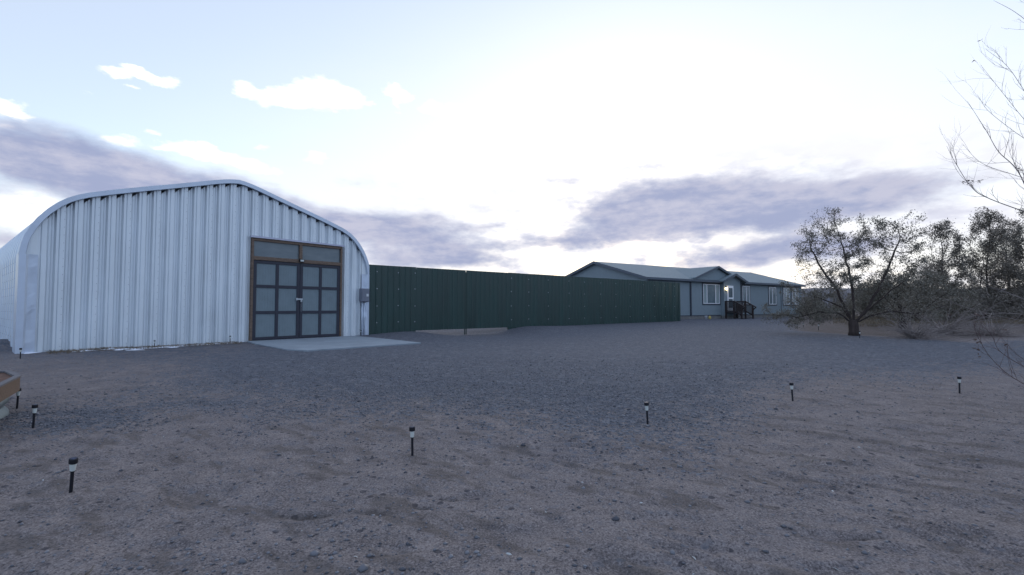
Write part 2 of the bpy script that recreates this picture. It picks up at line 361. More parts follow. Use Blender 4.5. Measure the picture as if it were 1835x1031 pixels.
def hdetail(x, y, g):
    r = np.hypot(x, y); k = 1 - smooth(12, 30, r); k2 = 1 - smooth(5, 11, r)
    flat = np.ones_like(x)
    dx = x + 13.71; dy = y - 13.61; s = dx * .64 + dy * .77; o = dx * .77 - dy * .64
    flat = 1 - ((s > 4.8) & (s < 10.6) & (o > -.4) & (o < 6.0)) * .9
    z = (fbm(x * .7, y * .7, 4, 1) - .5) * .07 * k + (fbm(x * 3.1, y * 3.1, 3, 2) - .5) * .035 * k * (1 - .4 * g)
    z = z + (fbm(x * 11, y * 11, 3, 4) - .5) * .016 * k2 + (vnoise(x * 38, y * 38, 5) - .5) * .010 * k2 * (.35 + g)
    # dragged ripples in the sand and old wheel tracks
    rip = np.sin((x * .62 + y * .95 + (fbm(x * .9, y * .9, 3, 11) - .5) * 1.5) * 23.0); rm = smooth(-.3, .7, x) * (1 - smooth(5, 7.5, r)) * smooth(.35, .6, fbm(x * .8, y * .8, 2, 21))
    z = z + rip * .015 * rm * (1 - g)
    for off in (0.0, 1.6):
        c = np.interp(y, [3, 5.5, 8, 12], [-3.4, -3.0, -4.0, -7.2]) + off
        z = z - .022 * np.exp(-((x - c) / .14) ** 2) * k * smooth(3, 5, y) * (1 - smooth(11, 13, y))
    z = z - .024 * scuffs(x, y) - .016 * smooth(.60, .74, vnoise(x * 3.4 + 3, y * 4.6, 61)) * k2 * (1 - g)
    return z * flat
def height(x, y):
    x = np.asarray(x, float); y = np.asarray(y, float); return hbase(x, y) + hdetail(x, y, gmask(x, y))
def hz(x, y): return float(height(np.array([x]), np.array([y]))[0])

# ---------------------------------------------------------------- ground mesh
ang = np.concatenate([np.linspace(-180, -58, 90, endpoint=False), np.linspace(-58, 58, 900, endpoint=False), np.linspace(58, 180, 90, endpoint=False)])
rad = np.concatenate([[0.02, .4, .8, 1.2], np.geomspace(1.5, 34, 520), np.geomspace(36, 12000, 60)])
TH, RR = np.meshgrid(np.radians(ang), rad)
gx = (np.sin(TH) * RR).ravel(); gy = (np.cos(TH) * RR).ravel()
gm = gmask(gx, gy); gzz = hbase(gx, gy) + hdetail(gx, gy, gm)
na = len(ang); nr = len(rad); idx = np.arange(na * nr).reshape(nr, na)
a = idx[:-1, :]; b = np.roll(idx, -1, 1)[:-1, :]; c = np.roll(idx, -1, 1)[1:, :]; d = idx[1:, :]
F = np.stack([a, d, c, b], -1).reshape(-1, 4)
gmat = bpy.data.materials.new('ground'); gmat.use_nodes = True
ground = fast_mesh('ground', np.stack([gx, gy, gzz], 1), F, gmat, True); tag(ground, kind='structure')
_nz = fbm(gx * .5, gy * .5, 4, 51)
duff = smooth(.55, .61, gx / np.maximum(gy, 1) + (_nz - .5) * .03) * np.clip(smooth(0, 2.0, gy - (np.interp(gx, GF[:, 0], GF[:, 1]) + .3)) * smooth(11.5, 15, gx + (_nz - .5) * 3), 0, 1)
_rp = smooth(.56, .72, fbm((gx * .8 - gy * .6) * 2.6, (gx * .6 + gy * .8) * 8.0, 4, 33)) * (1 - gm) * (1 - smooth(7, 14, np.hypot(gx, gy)))
for nm, arr in (('gravel', gm), ('scuff', scuffs(gx, gy)), ('duff', duff), ('grit', _rp)):
    at = ground.data.attributes.new(nm, 'FLOAT', 'POINT'); at.data.foreach_set('value', arr.astype(np.float32))
def ground_nodes():
    global nt
    nt = gmat.node_tree; p = nt.nodes['Principled BSDF']; p.inputs['Roughness'].default_value = .95; p.inputs['Specular IOR Level'].default_value = .12
    tc = N('ShaderNodeTexCoord').outputs['Object']
    ga = N('ShaderNodeAttribute', attribute_name='gravel').outputs['Fac']; sa = N('ShaderNodeAttribute', attribute_name='scuff').outputs['Fac']
    def nz(s, d=5, r=.6):
        n = N('ShaderNodeTexNoise'); L(tc, n.inputs[0]); n.inputs['Scale'].default_value = s; n.inputs['Detail'].default_value = d; n.inputs['Roughness'].default_value = r; return n.outputs[0]
    big = nz(.35, 5); mid = nz(2.6, 6, .65); fine = nz(70, 3, .7); gr = nz(160, 2, .6); med = nz(22, 4, .7)
    v = N('ShaderNodeTexVoronoi'); L(tc, v.inputs['Vector']); v.inputs['Scale'].default_value = 26
    v2 = N('ShaderNodeTexVoronoi'); L(tc, v2.inputs['Vector']); v2.inputs['Scale'].default_value = 11
    sc_ = N('ShaderNodeSeparateColor'); L(v.outputs['Color'], sc_.inputs[0]); cellr = sc_.outputs[0]
    sc2 = N('ShaderNodeSeparateColor'); L(v2.outputs['Color'], sc2.inputs[0]); cell2 = sc2.outputs[0]
    sand = MIX(RAMP(mid, .3, .7), (.132, .118, .120), (.238, .212, .210))
    sand = MIX(RAMP(big, .35, .65), sand, MIX(.5, sand, (.18, .168, .18)))
    sand = MIX(M('MULTIPLY', RAMP(fine, .50, .66), .75), sand, (.31, .285, .285))
    sand = MIX(M('MULTIPLY', RAMP(fine, .50, .34), .8), sand, (.055, .050, .056))
    sand = MIX(M('MULTIPLY', RAMP(med, .50, .32), .55), sand, (.075, .068, .074))
    grav = MIX(cellr, (.058, .066, .085), (.150, .167, .202))
    grav = MIX(M('MULTIPLY', RAMP(cell2, .75, 1.0), .5), grav, (.22, .235, .27))
    grav = MIX(RAMP(mid, .35, .7, 0, .45), grav, (.105, .109, .13))
    wide = nz(5, 6, .75)
    grav = MIX(M('MULTIPLY', RAMP(wide, .52, .70), .45), grav, (.17, .176, .20))
    grav = MIX(M('MULTIPLY', RAMP(wide, .48, .32), .5), grav, (.050, .056, .074))
    # thin speckle of darker chips through the sand
    chip = M('MULTIPLY', RAMP(M('ADD', cell2, M('MULTIPLY', RAMP(mid, .45, .62), .22)), .93, .97), RAMP(v2.outputs['Distance'], .34, .22))
    sand = MIX(M('MULTIPLY', chip, .75), sand, (.035, .036, .048))
    gf = RAMP(M('ADD', ga, M('MULTIPLY', M('SUBTRACT', cellr, .5), 1.0)), .30, .70)
    c = MIX(gf, sand, grav)
    c = MIX(M('MULTIPLY', sa, .6), c, (.045, .040, .036))
    c = MIX(M('MULTIPLY', N('ShaderNodeAttribute', attribute_name='grit').outputs['Fac'], .5), c, (.082, .072, .068))
    c = MIX(M('MULTIPLY', N('ShaderNodeAttribute', attribute_name='duff').outputs['Fac'], M('ADD', .55, M('MULTIPLY', RAMP(mid, .35, .65), .4))), c, (.070, .060, .058))
    L(c, p.inputs['Base Color'])
    hgt = M('ADD', M('MULTIPLY', fine, .35), M('MULTIPLY', gr, .2))
    hg = M('MULTIPLY', M('SUBTRACT', 1.0, v.outputs['Distance']), .9)
    hh = M('ADD', M('MULTIPLY', hg, gf), M('MULTIPLY', hgt, 1.0))
    bp = N('ShaderNodeBump'); L(hh, bp.inputs['Height']); bp.inputs['Strength'].default_value = .9; bp.inputs['Distance'].default_value = .028
    L(bp.outputs[0], p.inputs['Normal'])
ground_nodes()

# ---------------------------------------------------------------- loose stones: one mass nobody could count
def stones(n_try, seed, name, m):
    g = np.random.default_rng(seed)
    r = np.sqrt(g.uniform(1.7 ** 2, 15 ** 2, n_try)); r = np.where(g.random(n_try) < .30, g.uniform(1.8, 9, n_try), r); t = np.radians(g.uniform(-52, 52, n_try))
    x = r * np.sin(t); y = r * np.cos(t); q = gmask(x, y)
    cl = smooth(.52, .72, fbm(x * 1.3, y * 1.3, 3, 31)); lf = np.exp(-(((x + 1.1) / 1.2) ** 2 + ((y - 2.4) / 1.0) ** 2))
    keep = g.random(n_try) < (1 - smooth(8.5, 15, r)) * np.clip(q * .9 + .035 + .40 * cl * smooth(-.5, -3, x) * smooth(4.5, 6, y) + .16 * lf + .05 * cl, 0, 1)
    x = x[keep]; y = y[keep]; q = q[keep]; k = len(x); z = height(x, y)
    base = np.array([(1, 0, 0), (.3, .95, 0), (-.8, .6, 0), (-.85, -.5, 0), (.2, -1, 0), (.15, .1, .85), (-.35, -.1, .7), (0, 0, -.6)])
    tri = np.array([(0, 1, 5), (1, 2, 5), (2, 6, 5), (2, 3, 6), (3, 4, 6), (4, 5, 6), (4, 0, 5), (1, 0, 7), (2, 1, 7), (3, 2, 7), (4, 3, 7), (0, 4, 7)])
    sz = np.exp(g.normal(-4.75, .42, k)); sz = np.clip(sz, .004, .032); th = g.uniform(0, 6.28, k)
    S = base[None] * (sz[:, None, None] * g.uniform(.65, 1.25, (k, 1, 3))) * g.uniform(.8, 1.2, (k, 8, 1)) * np.array([1, 1, .75])
    cx, sx = np.cos(th)[:, None], np.sin(th)[:, None]
    V = np.stack([S[..., 0] * cx - S[..., 1] * sx + x[:, None], S[..., 0] * sx + S[..., 1] * cx + y[:, None], S[..., 2] + z[:, None] + sz[:, None] * .15], -1)
    Fc = tri[None] + (np.arange(k) * 8)[:, None, None]
    o = fast_mesh(name, V.reshape(-1, 3), Fc.reshape(-1, 3), m); return o
sm = leafmat('stone_chips', (.042, .048, .066), (.175, .185, .215), 0.0)
sto = stones(190000, 5, 'loose_gravel', sm)
tag(sto, 'dark chips of loose gravel strewn over drive and sand', 'gravel', kind='stuff')

# small pale shells, leaf scraps and dry stalks lying about
g = np.random.default_rng(19)
lit = MB()
def scrap(mb, x, y, s, rz):
    z = hz(x, y); M_ = Matrix.Translation((x, y, z + .3 * s)) @ Matrix.Rotation(rz, 4, 'Z') @ Matrix.Rotation(.35, 4, 'X')
    pts = [M_ @ Vector(p) for p in ((-s, 0, 0), (-.4 * s, -.32 * s, .12 * s), (.4 * s, -.34 * s, .15 * s), (s, 0, .02 * s), (.4 * s, .3 * s, .1 * s), (-.4 * s, .28 * s, .18 * s))]
    pt2 = [p - Vector((0, 0, .05 * s)) for p in pts]
    mb.add(pts + pt2, [(0, 1, 2, 3, 4, 5), (11, 10, 9, 8, 7, 6)] + [(i, i + 6, (i + 1) % 6 + 6, (i + 1) % 6) for i in range(6)])
for x, y, s in ((-.93, 2.95, .018), (-.02, 3.02, .022), (1.10, 3.0, .022), (.98, 3.75, .016), (1.86, 2.85, .02), (2.6, 4.0, .018), (3.6, 5.1, .02), (-2.6, 3.2, .014), (-1.6, 2.5, .013), (-3.9, 4.1, .015), (.6, 4.2, .012), (4.6, 4.4, .02)):
    scrap(lit, x, y, s, g.uniform(0, 6.28))
for i in range(160):
    x = g.uniform(-6, 8); y = g.uniform(2.2, 9); scrap(lit, x, y, g.uniform(.006, .012), g.uniform(0, 6.28))
tag(lit.build('shell_scraps', mat('pale_scraps', (.42, .46, .48), .7, var=.3)), 'tiny pale shell and leaf scraps scattered on the sand', 'litter', kind='stuff')

# hills
def hills():
    n = 500; t = np.radians(np.linspace(-75, 75, n)); prof = 60 + 75 * fbm(np.degrees(t) * .09 + 40, t * 0, 5, 77)
    k = np.interp(np.degrees(t), [-75, -20, 20, 32, 40, 75], [.75, .7, .75, 1.1, 1.0, .9])
    V = []; Fs = []
    for j, (rr, hgt) in enumerate(((3000, 0), (3300, .55), (3700, 1.0), (4600, .4), (5200, 0))):
        h = prof * k * hgt * (.8 + .4 * fbm(np.degrees(t) * .4, t * 0 + j, 3, 5)) if 0 < hgt < 1 else prof * k * hgt
        V.append(np.stack([np.sin(t) * rr, np.cos(t) * rr, h - (2 if hgt == 0 else 0)], 1))
    V = np.concatenate(V); I = np.arange(5 * n).reshape(5, n)
    Fs = np.stack([I[:-1, :-1], I[:-1, 1:], I[1:, 1:], I[1:, :-1]], -1).reshape(-1, 4)
    o = fast_mesh('hills', V, Fs, MT['hill'], True); tag(o, kind='structure')
hills()

# ---------------------------------------------------------------- arched steel shed
shed = empty('metal_shed', (-13.71, 13.61, 0), math.atan2(.77, .64), 'arched corrugated silver steel shed with tall dark double doors', 'shed')
half = [(-.10, 2.99), (-.06, 3.28), (.0, 3.53), (.13, 3.84), (.26, 4.07), (.45, 4.33), (.66, 4.55), (.87, 4.72), (1.08, 4.84), (1.3, 4.94), (1.6, 5.045), (2.0, 5.18), (2.8, 5.43), (3.56, 5.66), (4.43, 5.93), (4.74, 6.03), (5.1, 6.13), (5.35, 6.18)]
CEN = 5.56
prof = half + [(CEN, 6.205)] + [(2 * CEN - s, z) for s, z in reversed(half)]
ps = np.array([p[0] for p in prof]); pz = np.array([p[1] for p in prof])
def arch(s): return float(np.interp(s, ps, pz))
full = [(-.10, .0), (-.10, 1.0), (-.10, 2.0)] + prof + [(2 * CEN + .10, 2.0), (2 * CEN + .10, 1.0), (2 * CEN + .10, .0)]
def normals(pl):
    o = []
    for i in range(len(pl)):
        a = pl[max(i - 1, 0)]; b = pl[min(i + 1, len(pl) - 1)]; dx, dz = b[0] - a[0], b[1] - a[1]; l = math.hypot(dx, dz); o.append((-dz / l, dx / l))
    return o
fn = normals(full)
# vault skin: ribs run over the arch
vs = []; rows = []
dpos = []; dd = .06
while dd < 14:
    for t, off in ((0, 0), (.24, 0), (.32, -.11), (.50, -.11), (.60, 0)):
        if t < .6 or True: dpos.append((dd + t * 1.0 if t < .6 else dd + .58, off))
    dd += .6
nP = len(full)
for dpt, off in dpos:
    for (s, z), (nx, nz_) in zip(full, fn): vs.append((s + nx * off, dpt, z + nz_ * off))
fs = [(i * nP + j, i * nP + j + 1, (i + 1) * nP + j + 1, (i + 1) * nP + j) for i in range(len(dpos) - 1) for j in range(nP - 1)]
MB().add(vs, fs).build('roof', MT['galvroof'], shed)
# front wall: vertical trapezoid sheeting
DL, DR, DT = 6.08, 9.86, 4.19
mb = MB(); s = .26; segs = [(0.0, .13, .07, .07), (.13, .26, .07, .10), (2*CEN-.26, 2*CEN-.0, .10, .07)]
PER = .39
while s < 2 * CEN - .26:
    for a_, b_, da, db in ((0, .055, .10, .10), (.055, .07, .10, .12), (.07, .085, .12, .10), (.085, .19, .10, .10), (.19, .235, .10, .19), (.235, .285, .19, .19), (.285, .30, .19, .17), (.30, .345, .19, .19), (.345, .39, .19, .10)):
        segs.append((s + a_, min(s + b_, 2 * CEN - .26), da, db)) if s + a_ < 2 * CEN - .26 else None
    s += PER
for a_, b_, da, db in segs:
    cuts = [a_, b_]
    for cpt in (DL, DR):
        if a_ < cpt < b_: cuts.append(cpt)
    cuts.sort()
    for c0, c1 in zip(cuts[:-1], cuts[1:]):
        f0 = (c0 - a_) / (b_ - a_); f1 = (c1 - a_) / (b_ - a_); d0 = da + (db - da) * f0; d1 = da + (db - da) * f1
        mid_ = (c0 + c1) / 2; z0 = DT if DL < mid_ < DR else 0.05
        t0, t1 = arch(c0) - .11, arch(c1) - .11
        if a_ > .25 and a_ < 2 * CEN - .27 and ((c0 - .26) % PER) > .185:
            q0 = ((c0 - .26) % PER - .19) / .20; q1 = q0 + (c1 - c0) / .20; t0 -= .15 * max(0, 1 - q0); t1 -= .15 * max(0, 1 - q1)
        zs = [z0 + (1) * 0, None]
        mb.add([(c0, d0, z0), (c1, d1, z0), (c1, d1, t1), (c0, d0, t0)], [(0, 1, 2, 3)])
mb.build('front_wall', MT['galv'], shed)
# rear wall, and inner floor edge
mb = MB(); pts = [(s_, 13.9, z) for s_, z in full]; mb.add(pts, [tuple(range(len(pts)))]); mb.build('rear_wall', MT['galv'], shed)
# bolt heads up every third flat
mb = MB(); k = 0
for i, (a_, b_, da, db) in enumerate(segs):
    if da == db == .10 and b_ - a_ > .08:
        k += 1
        if k % 2: continue
        x = (a_ + b_) / 2 + .03; z = .35
        while z < arch(x) - .25:
            if not (DL - .02 < x < DR + .02 and z < DT): mb.box(x - .008, x + .008, .092, .10, z - .008, z + .008)
            z += .235
# side wall bolts on ribs
b_ob = mb.build('bolts', MT['bolt'], shed); tag(b_ob, kind='stuff')
mb = MB(); dd = .06
for r_ in range(8):
    z = .4
    while z < 2.9: mb.box(-.115, -.10, dd + .11 + r_ * .6, dd + .122 + r_ * .6, z, z + .012); z += .24
tag(mb.build('side_bolts', MT['bolt'], shed), kind='stuff')
# rim flashing along the arch
pn = normals(prof); mb = MB(); vs = []
for (s_, z), (nx, nz_) in zip(prof, pn):
    for off, dy in ((.03, -.03), (.03, .10), (.012, .10), (-.11, .06), (-.12, .0), (-.11, -.03)): vs.append((s_ + nx * off, dy, z + nz_ * off))
fs = [(i * 6 + j, i * 6 + (j + 1) % 6, (i + 1) * 6 + (j + 1) % 6, (i + 1) * 6 + j) for i in range(len(prof) - 1) for j in range(6)]
fs += [tuple(range(6)), tuple(reversed(range((len(prof) - 1) * 6, len(prof) * 6)))]
mb.add(vs, fs).build('rim_trim', MT['trim'], shed)
# corner flashings
for sx, sg in ((-.12, 1), (2 * CEN + .12, -1)):
    mb = MB(); nzr = 26
    def zrow(i): return .02 + 2.98 * i / (nzr - 1)
    vs = []
    for i in range(nzr):
        z = zrow(i)
        for q, (ds, dy) in enumerate(((-.0, .62), (-.0, .3), (-.0, .02), (.0, -.035), (.15, -.035), (.20, .0), (.30, .03), (.40, .05))):
            w = 0.0
            if q in (5, 6): w = (vnoise(np.array([i * .55]), np.array([q * .7 + sx]), 8)[0] - .5) * .024
            vs.append((sx + sg * ds, dy + w, z))
    fs = [(i * 8 + j, i * 8 + j + 1, (i + 1) * 8 + j + 1, (i + 1) * 8 + j) for i in range(nzr - 1) for j in range(7)]
    mb.add(vs, fs).build('corner_trim', MT['trim'], shed)
# doorway timber
mb = MB().box(DL, DL + .075, .02, .24, .15, DT - .04); mb.box(DR - .085, DR, .02, .24, .15, DT - .04); mb.box(DL + .075, DR - .085, .02, .22, DT - .15, DT - .04)
mb.box(DL + .075, DR - .085, .018, .22, 3.31, 3.45); mb.box(7.93, 8.05, .014, .22, 3.45, DT - .15)
mb.build('door_frame', MT['wood'], shed, bevel=.006)
MB().box(DL - .06, DR + .08, -.03, .06, DT - .04, DT + .03).build('door_flashing', mat('pale_flashing', (.42, .44, .55), .45, .3), shed)
for a_, b_ in ((DL + .075, 7.93), (8.05, DR - .085)):
    MB().box(a_, b_, .10, .13, 3.45, DT - .15).build('transom_pane', MT['glassT'], shed)
dk0, dk1, dkm = DL + .085, DR - .095, 7.98
def leaf(a_, b_):
    f = MB(); z0, z1 = .25, 3.30; t = .115
    zc = [z0, z0 + (z1 - z0) * .345, z0 + (z1 - z0) * .675, z1]; xm = (a_ + b_) / 2
    f.box(a_, a_ + t, .05, .12, z0, z1); f.box(b_ - t, b_, .05, .12, z0, z1); f.box(xm - t / 2, xm + t / 2, .052, .12, z0 + t, z1 - t)
    f.box(a_ + t, b_ - t, .05, .12, z0, z0 + t); f.box(a_ + t, b_ - t, .05, .12, z1 - t, z1)
    for z in zc[1:3]: f.box(a_ + t, xm - t / 2, .053, .12, z - t / 2, z + t / 2); f.box(xm + t / 2, b_ - t, .053, .12, z - t / 2, z + t / 2)
    o = f.build('door', MT['doorframe'], shed, bevel=.004)
    for (u0, u1) in ((a_ + t, xm - t / 2), (xm + t / 2, b_ - t)):
        for i in range(3):
            w0 = zc[i] + (t if i == 0 else t / 2); w1 = zc[i + 1] - (t if i == 2 else t / 2)
            p = MB().box(u0, u1, .085, .11, w0, w1).build('door_panel', MT['doorpanel'], o)
    return o
lf = leaf(dk0, dkm - .006); rf = leaf(dkm + .006, dk1)
MB().box(dkm - .16, dkm + .12, .02, .05, 1.80, 1.86).box(dkm - .16, dkm - .11, .01, .045, 1.78, 1.88).box(dkm + .02, dkm + .08, -.005, .03, 1.72, 1.82).build('latch', MT['plate'], rf, bevel=.004)
ch = MB()
for i in range(7): ch.tube([(dkm + .05 + .012 * (i % 2), .03, 1.70 - i * .055), (dkm + .05 + .012 * ((i + 1) % 2), .03, 1.665 - i * .055)], .008, 5)
ch.build('chain', MT['plate'], rf)
lamp = MB().box(7.90, 8.10, -.06, .018, 3.34, 3.46).build('floodlight', MT['black'], shed, bevel=.01)
MB().box(7.93, 8.07, -.075, -.06, 3.365, 3.435).build('lens', MT['lens'], lamp)
# electrical box on the wall
bx = empty('electrical_box', hw(10.93, -.02, 1.75), math.atan2(.77, .64), 'grey electrical box with pale label screwed to the silver shed wall near the fence', 'electrical box')
MB().box(-.21, .21, -.14, .06, 0, .60).build('enclosure', MT['greybox'], bx, bevel=.015)
MB().box(-.19, .19, -.165, -.14, .02, .56).build('cover', MT['greybox'], bx, bevel=.01)
MB().box(.03, .14, -.17, -.166, .24, .36).build('label_plate', MT['label'], bx)
MB().tube([(.02, -.03, .0), (.02, -.03, -1.5)], .024, 10).tube([(-.10, -.03, .0), (-.10, -.03, -1.5)], .018, 10).build('conduit', MT['galvroof'], bx, smooth=True)
MB().box(-.02, .06, -.05, .03, -.03, .02).build('fitting', MT['black'], bx)

# concrete apron
sp = [hw(5.95, .06), hw(5.62, 1.6), hw(5.25, 4.6), hw(5.45, 5.45), hw(9.6, 5.6), hw(10.2, 2.0), hw(10.35, .06)]
nseg = []
tag(MB().prism([(x, y, .245) for x, y, _ in sp], (0, 0, -.2)).build('concrete_apron', MT['concrete'], bevel=.012), kind='structure')

# ---------------------------------------------------------------- green fence and gate
FR = math.atan2(.64, .77)
def sheet(mb, s0, s1, z0, z1, d0=0.0, per=.30, phase=0.0):
    """rib-and-pan steel sheet with real thickness"""
    xs = []; s_ = s0; xs.append((s0, 0))
    k = math.ceil((s0 - phase) / per)
    while True:
        c = phase + k * per; k += 1
        if c + .04 >= s1: break
        if c - .04 <= s0: continue
        xs += [(c - .040, 0), (c - .012, -.036), (c + .012, -.036), (c + .040, 0)]
        for q in (.1, .2):
            if c + q + .02 < s1: xs += [(c + q - .012, 0), (c + q, -.006), (c + q + .012, 0)]
    xs.append((s1, 0)); n = len(xs); vs = []
    for s_, o in xs:
        jt = 0
        vs += [(s_, d0 + o, z0), (s_, d0 + o, z1 + jt), (s_, d0 + o + .012, z1 + jt), (s_, d0 + o + .012, z0)]
    fs = []
    for i in range(n - 1):
        for j in range(4): fs.append((i * 4 + j, (i + 1) * 4 + j, (i + 1) * 4 + (j + 1) % 4, i * 4 + (j + 1) % 4))
    fs += [(0, 1, 2, 3), tuple((n - 1) * 4 + j for j in (3, 2, 1, 0))]
    return mb.add(vs, fs)
plate0 = None
def plate(parent, s_, z, d=-.035):
    global plate0
    if plate0 is None:
        plate0 = MB().box(-.024, .024, -.008, 0, -.019, .019).box(-.010, .010, -.02, -.008, -.010, .010).build('fastener_plate', MT['plate'], parent); o = plate0
    else:
        o = plate0.copy(); COL.objects.link(o); o.parent = parent
    o.location = (s_, d, z); return o
FZ = (3.15, 2.38, 1.58, .81)
def fence(s0, s1, z0, z1, label, cols):
    e = empty('metal_fence', (-6.61, 22.15, 0), FR, label, 'fence')
    k = s0
    i = 0
    while k < s1 - .05:
        e1 = min(k + .91, s1); z1b = z1 + random.uniform(-.006, .006)
        sheet(MB(), k, e1 - .001 if e1 < s1 else e1, z0, z1b, .002 * (i % 2), .30, .12).build('panel', MT['fence'], e); k = e1; i += 1
    p = MB(); x = s0 + .06
    while x < s1: p.box(x - .04, x + .04, .03, .11, z0, z1 - .05); x += 2.45
    p.box(s1 - .08, s1, .03, .11, z0, z1 - .02)
    for i, z in enumerate((.9, 1.9, 2.9)): p.box(s0, s1, .11, .15, z, z + .05)
    p.build('rails', MT['fencedark'], e)
    for c in cols:
        for z in FZ: plate(e, c + random.uniform(-.01, .01), z + random.uniform(-.02, .02))
    return e
fence(0.0, 2.49, .10, 3.465, 'short length of green corrugated steel fence between silver shed and gate', [.46, 1.53, 2.42])
fence(8.32, 26.1, .15, 3.465, 'long green corrugated steel fence running from the gate towards the house', [8.52, 9.84, 11.42, 13.23, 14.68, 16.3, 17.9, 19.5, 21.1, 22.5, 23.9, 25.2])
gt = empty('double_gate', (-6.61, 22.15, 0), FR, 'tall green corrugated double gate with a gap beneath between two fence lengths', 'gate')
for (a_, b_) in ((2.50, 5.42), (5.45, 8.31)):
    lfm = sheet(MB(), a_, b_, .37, 3.455, -.0, .30, .12).build('gate_leaf', MT['fence'], gt)
    MB().box(a_, b_, .03, .08, .38, .44).box(a_, b_, .03, .08, 3.3, 3.36).box(a_, a_ + .05, .03, .08, .44, 3.3).box(b_ - .05, b_, .03, .08, .44, 3.3).build('gate_frame', MT['fencedark'], lfm)
MB().tube([(5.39, .05, .95), (5.39, .05, .0)], .028, 8).build('drop_rod', MT['fencedark'], gt)
MB().tube([(5.49, .05, .95), (5.49, .05, .0)], .028, 8).build('drop_rod', MT['fencedark'], gt)

# ---------------------------------------------------------------- house
HR = math.atan2(.555, .832)
ho = empty('house', (14.72, 42.0, 0), HR, 'long low grey house with shallow gabled roofs behind the green fence', 'house')
S0, S1, DW, ZE, ZA = -4.4, 20.6, 12.0, 3.80, 5.66
APD = 6.0; SL = (ZA - ZE - .12) / (APD + .25)
def rz_(d): return 3.93 + SL * (d + .25) if d < APD else 3.93 + SL * (2 * APD + .25 - d)
# walls
MB().box(S0, S1, 0, .15, .74, 3.86).build('front_wall', MT['siding'], ho)
gw = mat('house_siding_gable', (.185, .235, .27), .75, var=.05, vscale=2.0, groove=(1, .20, .012, .006))
MB().prism([(S0, .151, .74), (S0, DW, .74), (S0, DW, 3.9), (S0, APD, 5.62), (S0, .151, 3.95)], (.15, 0, 0)).build('gable_wall', gw, ho)
MB().prism([(S1, .151, .74), (S1, DW, .74), (S1, DW, 3.9), (S1, APD, 5.62), (S1, .151, 3.95)], (-.15, 0, 0)).build('gable_wall', gw, ho)
MB().box(S0 + .15, S1 - .15, DW - .15, DW, .74, 3.86).build('rear_wall', MT['siding'], ho)
sk = MB().box(S0 + .03, S1 - .03, .03, .12, .2, .74).box(S0 + .03, S0 + .12, .12, DW, .2, .74)
sk.build('skirting', MT['skirt'], ho)
vt = MB().box(15.2, 15.5, .0, .03, .52, .68).build('skirting_vent', MT['darktrim'], ho)
MB().box(S0, 5.6, -.012, 0, .74, .80).box(8.38, S1, -.012, 0, .74, .80).build('base_trim', MT['darktrim'], ho)
# roof slabs
def slab(pts, t=.14): return MB().prism(pts, (0, 0, -t))
rf_ = MB()
rf_.prism([(S0 - .30, -.25, 3.93), (S1 + .30, -.25, 3.93), (S1 + .30, APD, ZA + .05), (S0 - .30, APD, ZA + .05)], (0, 0, -.10))
rf_.prism([(S0 - .30, APD + .001, ZA + .05), (S1 + .30, APD + .001, ZA + .05), (S1 + .30, DW + .25, 3.93), (S0 - .30, DW + .25, 3.93)], (0, 0, -.10))
roof = rf_.build('roof', MT['shingle'], ho)
zr = ZA + .05; sl = (zr - 3.93) / (APD + .25)
# dormer gable roof
DS, DZ = 5.07, 5.30; dsl = .335
def mroof(z): return (z - 3.93) / sl - .25
for sg in (-1, 1):
    ez = 4.13; es = DS + sg * (DZ - ez) / dsl
    MB().prism([(DS, -.22, DZ), (DS, mroof(DZ) + .1, DZ), (es, mroof(ez) + .1, ez), (es, -.22, ez)], (0, 0, -.09)).build('dormer_roof', MT['shingle'], ho)
    MB().prism([(DS, -.245, DZ + .02), (es, -.245, ez + .02), (es, -.245, ez - .17), (DS, -.245, DZ - .17)], (0, .022, 0)).build('dormer_trim', MT['fascia'], ho)
MB().prism([(DS - 3.2, .02, 4.02), (DS + 3.2, .02, 4.02), (DS, .02, 4.02 + 3.2 * dsl + .04)], (0, .1, 0)).build('dormer_face', MT['siding'], ho)
# entry gable
ES, EZ = 7.0, 4.66; esl = .37
for sg in (-1, 1):
    ez = 3.92; es = ES + sg * (EZ - ez) / esl
    MB().prism([(ES, -.72, EZ), (ES, mroof(EZ) + .1, EZ), (es, -.2, ez), (es, -.72, ez)], (0, 0, -.09)).build('entry_roof', MT['shingle'], ho)
    MB().prism([(ES, -.745, EZ + .02), (es, -.745, ez + .02), (es, -.745, ez - .20), (ES, -.745, EZ - .19)], (0, .022, 0)).build('entry_trim', MT['fascia'], ho)
MB().prism([(5.62, -.35, .74), (8.35, -.35, .74), (8.35, -.35, 4.02), (ES, -.35, 4.53), (5.62, -.35, 4.02)], (0, .349, 0)).build('entry_wall', MT['siding'], ho)
MB().box(8.25, 8.36, -.375, -.351, .74, 3.95).build('corner_board', MT['darktrim'], ho)
MB().box(8.351, 8.37, -.345, -.02, .74, 3.9).build('corner_board', MT['darktrim'], ho)
MB().box(5.65, 8.3, -.32, -.05, .2, .739).build('entry_skirting', MT['skirt'], ho)
